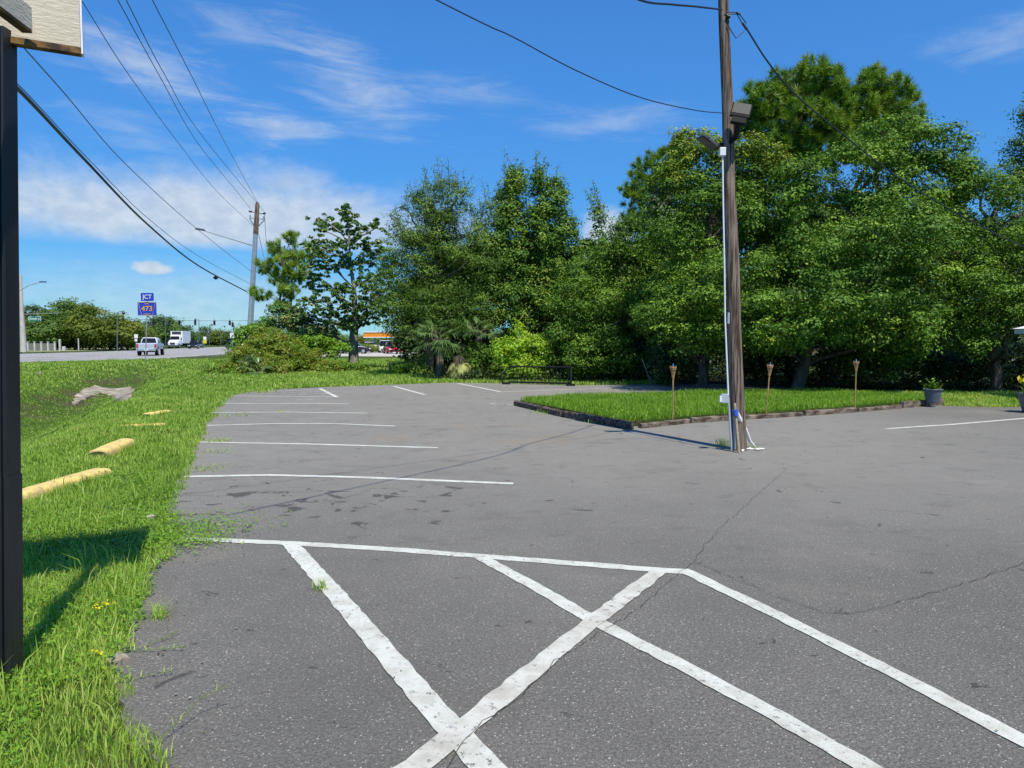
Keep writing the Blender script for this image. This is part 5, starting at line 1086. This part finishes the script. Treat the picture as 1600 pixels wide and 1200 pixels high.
# route sign
D = 62.0; b0 = T(227, 565); D = b0.y
t = thing('route_sign', 'blue JCT and county 473 route signs on a thin steel post', 'road sign', b0); k = D / F
mb = MB(); mb.tube([b0 - Vector((0, 0, .2)), at(230.5, 470, D)], .045, 6); mb.build('post', M['galv'], t)
def plate(px, py, w, h, m, parent, dd=-.06, name='sign_panel', r=.06):
    c = at(px, py, D + dd); mb = MB(); a, b2 = w * k / 2, h * k / 2; P = []
    for sx, sy in ((1, 1), (-1, 1), (-1, -1), (1, -1)):
        for q in range(4):
            th = {(1, 1): 0, (-1, 1): PI / 2, (-1, -1): PI, (1, -1): 1.5 * PI}[(sx, sy)] + q * PI / 6; P.append(c + Vector((sx * (a - r) + math.cos(th) * r, 0, sy * (b2 - r) + math.sin(th) * r)))
    mb.prism(P, (0, .02, 0)); return mb.build(name, m, parent), c
p1_, c1_ = plate(230, 464, 20, 12.5, M['sign_blue'], t); text('JCT', .46, c1_ - Vector((0, .012, 0)), M['sign_white'], p1_, .006, 1.0)
p2_, c2_ = plate(229.7, 482.5, 29, 20.5, M['sign_blue'], t)
text('473', .56, c2_ - Vector((0, .012, 0)), M['sign_yellow'], p2_, .006, 1.05)
text('LAKE', .14, c2_ + Vector((0, -.012, .40)), M['sign_yellow'], p2_, .006); text('COUNTY', .13, c2_ + Vector((0, -.012, -.42)), M['sign_yellow'], p2_, .006)
mb = MB(); pent = [(-.66, .46), (0, .54), (.66, .46), (.43, -.52), (-.43, -.52)]
for i in range(5):
    a_, b_ = pent[i], pent[(i + 1) % 5]; mb.tube([c2_ + Vector((a_[0], -.015, a_[1])), c2_ + Vector((b_[0], -.015, b_[1]))], .012, 5)
mb.build('pentagon_outline', M['sign_yellow'], p2_)
# other small signs
def small_sign(px, top, base, D, w, h, m, label, diamond=False, second=None):
    kk = D / F; b0 = at(px, base, D); b0.z = 0; t = thing('road_sign', label, 'road sign', b0, group='small road signs by the highway'); mb = MB(); mb.tube([b0, at(px, top + h, D)], .04, 6); mb.build('post', M['galv'], t)
    c = at(px, top + h / 2, D - .06); mb = MB(); mb.box(c, (w * kk, .03, h * kk), Matrix.Rotation(PI / 4, 3, 'Y') if diamond else None); mb.build('sign_panel', M[m], t)
    if second: mb = MB(); mb.box(at(px, top + h + second[0], D - .06), (second[1] * kk, .03, second[2] * kk)); mb.build('lower_panel', M[second[3]], t)
small_sign(363, 520, 557, 78, 7, 8, 'sign_white', 'white sign on thin post left of the grey utility pole')
small_sign(212.5, 522.5, 545, 116, 5.5, 6, 'sign_white', 'small white sign left of the pickup truck', second=(3, 4, 3.5, 'sign_white'))
small_sign(320, 526, 541.5, 170, 5, 5, 'sign_white', 'yellow and white sign right of the distant cars', second=(3, 5.5, 5, 'diamond_yellow'))
# white markers and fence across the highway
for i, (px, top, base, D, w, lab) in enumerate([(94, 531, 549, 104, .22, 'thick white marker post on the far verge'), (123, 529.5, 546.5, 112, .13, 'thin white marker post right of the thick one')]):
    kk = at(px, base, D); kk.z = .12; h = at(px, top, D).z; mb = MB(); mb.box((kk.x, D, (h + .12) / 2), (w, w, h - .12)); mb.box((kk.x, D, h + .05), (w * .9, w * .9, .1), None, .4); tag(mb.build('marker_post', M['fence_white']), lab, 'post', 'white marker posts on the far verge')
FD = 106.0
t = thing('fence', 'pale rail fence with white posts under the roadside trees', 'fence', (at(60, 546, 108).x, 108, 0))
fz = at(60, 535.5, 108).z
for px in np.arange(-40, 90, 10.5):
    x = at(px, 545, 108).x; mb = MB(); mb.box((x, 108, fz / 2 + .05), (.22, .22, fz + .1)); mb.box((x, 108, fz + .14), (.30, .30, .08)); mb.build('post', M['fence_white'], t)
mb = MB(); xa, xb = at(-40, 545, 108).x, at(86, 545, 108).x
mb.box(((xa + xb) / 2, 108.05, fz / 2), (xb - xa, .06, fz * .85)); mb.build('panel', M['rail_grey'], t)
mb = MB(); c = at(100, 545.5, 108); mb.box((c.x, 108, .45), (.45, .4, .7), None, .85); tag(mb.build('utility_box', M['fence_white'], None, .05), 'small white utility box right of the thick marker post', 'utility box')

# ------------------------------------------------------------ vehicles
def wheel(parent, x, y, r, w):
    mb = MB(); mb.tube([Vector((x, y - w / 2, r)), Vector((x, y + w / 2, r))], r, 20); o = local(mb.build('wheel', M['tyre'], parent))
    s = 1 if y > 0 else -1; mb = MB(); mb.tube([Vector((x, y + s * (w / 2 - .01), r)), Vector((x, y + s * (w / 2 + .015), r))], r * .62, 16); local(mb.build('rim', M['rim'], o)); return o
def loft(secs):
    """secs: list of (x, half width, z0, z1, half width at top) across the car"""
    mb = MB(); V = []
    for (x, w, z0, z1, wt) in secs: V += [(x, -w, z0), (x, w, z0), (x, w, z0 + (z1 - z0) * .6), (x, wt, z1), (x, -wt, z1), (x, -w, z0 + (z1 - z0) * .6)]
    n = len(secs); Fc = [(i * 6 + j, i * 6 + (j + 1) % 6, (i + 1) * 6 + (j + 1) % 6, (i + 1) * 6 + j) for i in range(n - 1) for j in range(6)]
    Fc += [tuple(reversed(range(6))), tuple(range((n - 1) * 6, n * 6))]; mb.add(V, Fc); return mb
def P_(mb, name, m, t, bevel=0): return local(mb.build(name, m, t, bevel))
def put(t, px, py, heading):
    p = G(px, py, 0.02); t.location = p; t.rotation_euler.z = heading
def car(label, paint, kind='sedan', heading=0, px=0, py=0, group=None, name='parked_car'):
    t = thing(name, label, 'car', group=group); L = 4.6; suv = kind == 'suv'; zr = 1.68 if suv else 1.42; zb = .95 if suv else .88
    b = loft([(-2.3, .78, .35, zb - .12, .72), (-2.15, .88, .25, zb, .82), (-.9, .91, .22, zb + .03, .86), (.7, .91, .22, zb + .02, .86), (2.0, .86, .25, zb - .14, .78), (2.28, .74, .35, zb - .28, .66)]); P_(b, 'body', paint, t, .03)
    xs_ = (-2.05, -1.75, .35, 1.15) if suv else (-1.75, -1.05, .3, 1.15)
    g = loft([(xs_[0], .76, zb - .03, zb, .74), (xs_[1], .78, zb - .03, zr - .05, .62), (xs_[2], .78, zb - .03, zr - .05, .62), (xs_[3], .76, zb - .03, zb + .01, .74)]); P_(g, 'window', M['glass'], t)
    r = loft([(xs_[1] - .05, .60, zr - .07, zr, .55), (xs_[2] + .05, .60, zr - .07, zr, .55)]); P_(r, 'roof', paint, t, .02)
    for a in (xs_[1], (xs_[1] + xs_[2]) / 2):
        mb = MB()
        for s in (-1, 1): mb.tube([Vector((a + .2, s * .79, zb)), Vector((a + .15, s * .625, zr - .05))], .035, 5)
        P_(mb, 'pillar', paint, t)
    for x in (-1.4, 1.42):
        for y in (-.82, .82): wheel(t, x, y, .34, .2)
    for s in (-1, 1):
        mb = MB(); mb.box((2.2, s * .6, zb - .32), (.16, .32, .14)); P_(mb, 'headlight', M['headlamp'], t); mb = MB(); mb.box((-2.24, s * .62, zb - .22), (.14, .26, .18)); P_(mb, 'taillight', M['tail_red'], t)
    mb = MB(); mb.box((2.27, 0, .42), (.1, 1.3, .18)); P_(mb, 'grille', M['black_metal'], t)
    put(t, px, py, heading); return t
def pickup():
    t = thing('pickup_truck', 'silver crew-cab pickup truck driving away, seen from the rear', 'pickup truck')
    b = loft([(-2.9, .98, .74, 1.26, .97), (-2.85, 1.0, .70, 1.30, .98), (-.9, 1.0, .68, 1.30, .98), (1.3, 1.0, .68, 1.30, .98), (2.6, .98, .66, 1.22, .90), (2.9, .88, .70, 1.08, .8)]); P_(b, 'body', M['silver_paint'], t, .03)
    c = loft([(-1.12, .84, 1.28, 1.32, .82), (-.85, .84, 1.28, 1.92, .62), (.7, .84, 1.28, 1.92, .62), (1.5, .84, 1.28, 1.32, .78)]); P_(c, 'cab', M['silver_paint'], t, .03)
    mb = MB(); mb.add([(-1.15, -.76, 1.36), (-1.15, .76, 1.36), (-.93, .60, 1.83), (-.93, -.60, 1.83)], [(0, 3, 2, 1)]); P_(mb, 'rear_window', M['glass'], t)
    for s in (-1, 1):
        for x0, x1 in ((-.75, .15), (.22, 1.1)):
            q = [(x0, s * .855, 1.36), (x1, s * .855, 1.36), (x1 - (.35 if x1 > 1 else 0), s * .70, 1.84), (x0 + (.05), s * .70, 1.84)]; mb = MB(); mb.add(q, [(0, 1, 2, 3)]); P_(mb, 'side_window', M['glass'], t)
        mb = MB(); mb.box((-2.89, s * .88, 1.02), (.08, .18, .36)); P_(mb, 'taillight', M['tail_red'], t)
        mb = MB(); mb.box((1.15, s * 1.08, 1.40), (.12, .18, .26)); P_(mb, 'mirror', M['black_metal'], t, .02)
        mb = MB(); mb.box((2.86, s * .66, .98), (.12, .3, .18)); P_(mb, 'headlight', M['headlamp'], t)
        for x in (-1.85, 1.95): wheel(t, x, s * .86, .47, .30)
    mb = MB(); mb.box((-2.925, 0, .93), (.03, 1.52, .5)); mb.box((-2.945, 0, 1.05), (.03, .35, .06)); P_(mb, 'tailgate', M['silver_paint'], t, .01)
    mb = MB(); mb.box((-3.0, 0, .60), (.16, 1.9, .2)); P_(mb, 'rear_bumper', M['chrome'], t, .02)
    mb = MB(); mb.box((-3.09, 0, .62), (.02, .32, .15)); P_(mb, 'licence_plate', M['sign_white'], t)
    mb = MB(); mb.box((-.8, 0, .45), (3.6, 1.2, .16)); P_(mb, 'chassis', M['black_metal'], t)
    d = Vector((-.31, .95)); t.rotation_euler.z = math.atan2(d.y, d.x); p = at(236, 545, 79.5); t.location = (p.x, 79.5, .02); t.scale = (1, 1, 1.04)
pickup()
def box_truck():
    t = thing('box_truck', 'white box truck with pale cargo box facing the camera on the highway', 'truck')
    mb = MB(); mb.box((-2.4, 0, 2.45), (6.2, 2.5, 2.7)); P_(mb, 'cargo_box', M['white_paint_car'], t, .04)
    c = loft([(.75, 1.15, .8, 2.6, 1.1), (1.2, 1.15, .8, 3.0, 1.0), (1.6, 1.15, .8, 2.75, 1.0), (2.2, 1.1, .8, 1.85, 1.0), (3.6, 1.0, .75, 1.55, .85), (3.75, .85, .75, 1.3, .8)]); P_(c, 'cab', M['white_paint_car'], t, .04)
    mb = MB(); mb.add([(1.68, -.92, 2.66), (1.68, .92, 2.66), (2.22, 1.0, 1.92), (2.22, -1.0, 1.92)], [(0, 1, 2, 3)]); P_(mb, 'windscreen', M['glass'], t)
    mb = MB(); mb.box((.72, 0, 3.3), (.06, 1.9, .8)); P_(mb, 'refrigeration_unit', M['dark_grey'], t, .02)
    mb = MB(); mb.box((3.78, 0, 1.08), (.06, .95, .45)); P_(mb, 'grille', M['dark_grey'], t)
    mb = MB(); mb.box((3.8, 0, .55), (.2, 2.2, .28)); P_(mb, 'bumper', M['chrome'], t, .03)
    for s in (-1, 1):
        mb = MB(); mb.box((3.7, s * .82, 1.1), (.15, .25, .25)); P_(mb, 'headlight', M['headlamp'], t)
        mb = MB(); mb.box((2.1, s * 1.35, 2.1), (.1, .2, .5)); P_(mb, 'mirror', M['black_metal'], t)
        for x in (-4.2, -3.1, 2.7): wheel(t, x, s * 1.02, .48, .3)
    mb = MB(); mb.box((-1.2, 0, .85), (7.5, 1.0, .3)); P_(mb, 'chassis', M['black_metal'], t)
    D = 158; d = Vector((.16, -1.0)); t.rotation_euler.z = math.atan2(d.y, d.x); p = at(278, 545, D); t.location = (p.x, D, .02)
box_truck()
hd_ = math.atan2(-.95, .31)
car('dark car with bright plate oncoming right of the box truck', M['black_car'], 'suv', hd_, 303, 544.8, 'oncoming cars on the highway', 'car')
car('dark blue car just behind the front oncoming car', M['navy_paint'], 'suv', hd_, 311, 543.4, 'oncoming cars on the highway', 'car')
car('dark car half hidden by the green bush right of the white sign', M['black_car'], 'suv', hd_ + .5, 368, 546.5, None, 'car')
car('maroon car at the left end of the forecourt row', M['maroon_paint'], 'sedan', -1.9, 529, 552.2, 'cars at the forecourt'); car('blue tall car behind the maroon car', M['navy_paint'], 'suv', -1.2, 537, 550.2, 'cars at the forecourt')
car('dark car partly behind the magnolia trunk', M['black_car'], 'suv', .1, 551, 552.5, 'cars at the forecourt'); car('silver-white car behind the hedge', M['white_paint_car'], 'sedan', 0, 580, 546.5, 'cars at the forecourt')
car('white tall car behind the red one at the right end of the forecourt', M['white_paint_car'], 'suv', -1.35, 602, 551, 'cars at the forecourt'); car('bright red car at the right end of the forecourt', M['red_paint'], 'sedan', -1.25, 613, 552.5, 'cars at the forecourt')
# filling station canopy
D = 135; t = thing('filling_station_canopy', 'flat filling station canopy with orange fascia seen past the magnolia', 'canopy', (at(592, 540, D).x, D, 0)); k = D / F
c = at(588, 523, D); mb = MB(); mb.box((c.x, D + 5, c.z), (40 * k, 10, .85)); mb.build('fascia', M['orange'], t)
mb = MB(); mb.box((c.x, D + 5, c.z + .53), (40.5 * k, 10.2, .2)); mb.box((c.x, D + 5, c.z - .5), (40.5 * k, 10.2, .14)); mb.build('trim', M['canopy_white'], t)
for px in (572, 604):
    for dd in (1.5, 8.5): mb = MB(); x = at(px, 530, D).x; mb.box((x, D + dd, c.z / 2 - .3), (.4, .4, c.z - .55)); mb.build('column', M['canopy_white'], t)
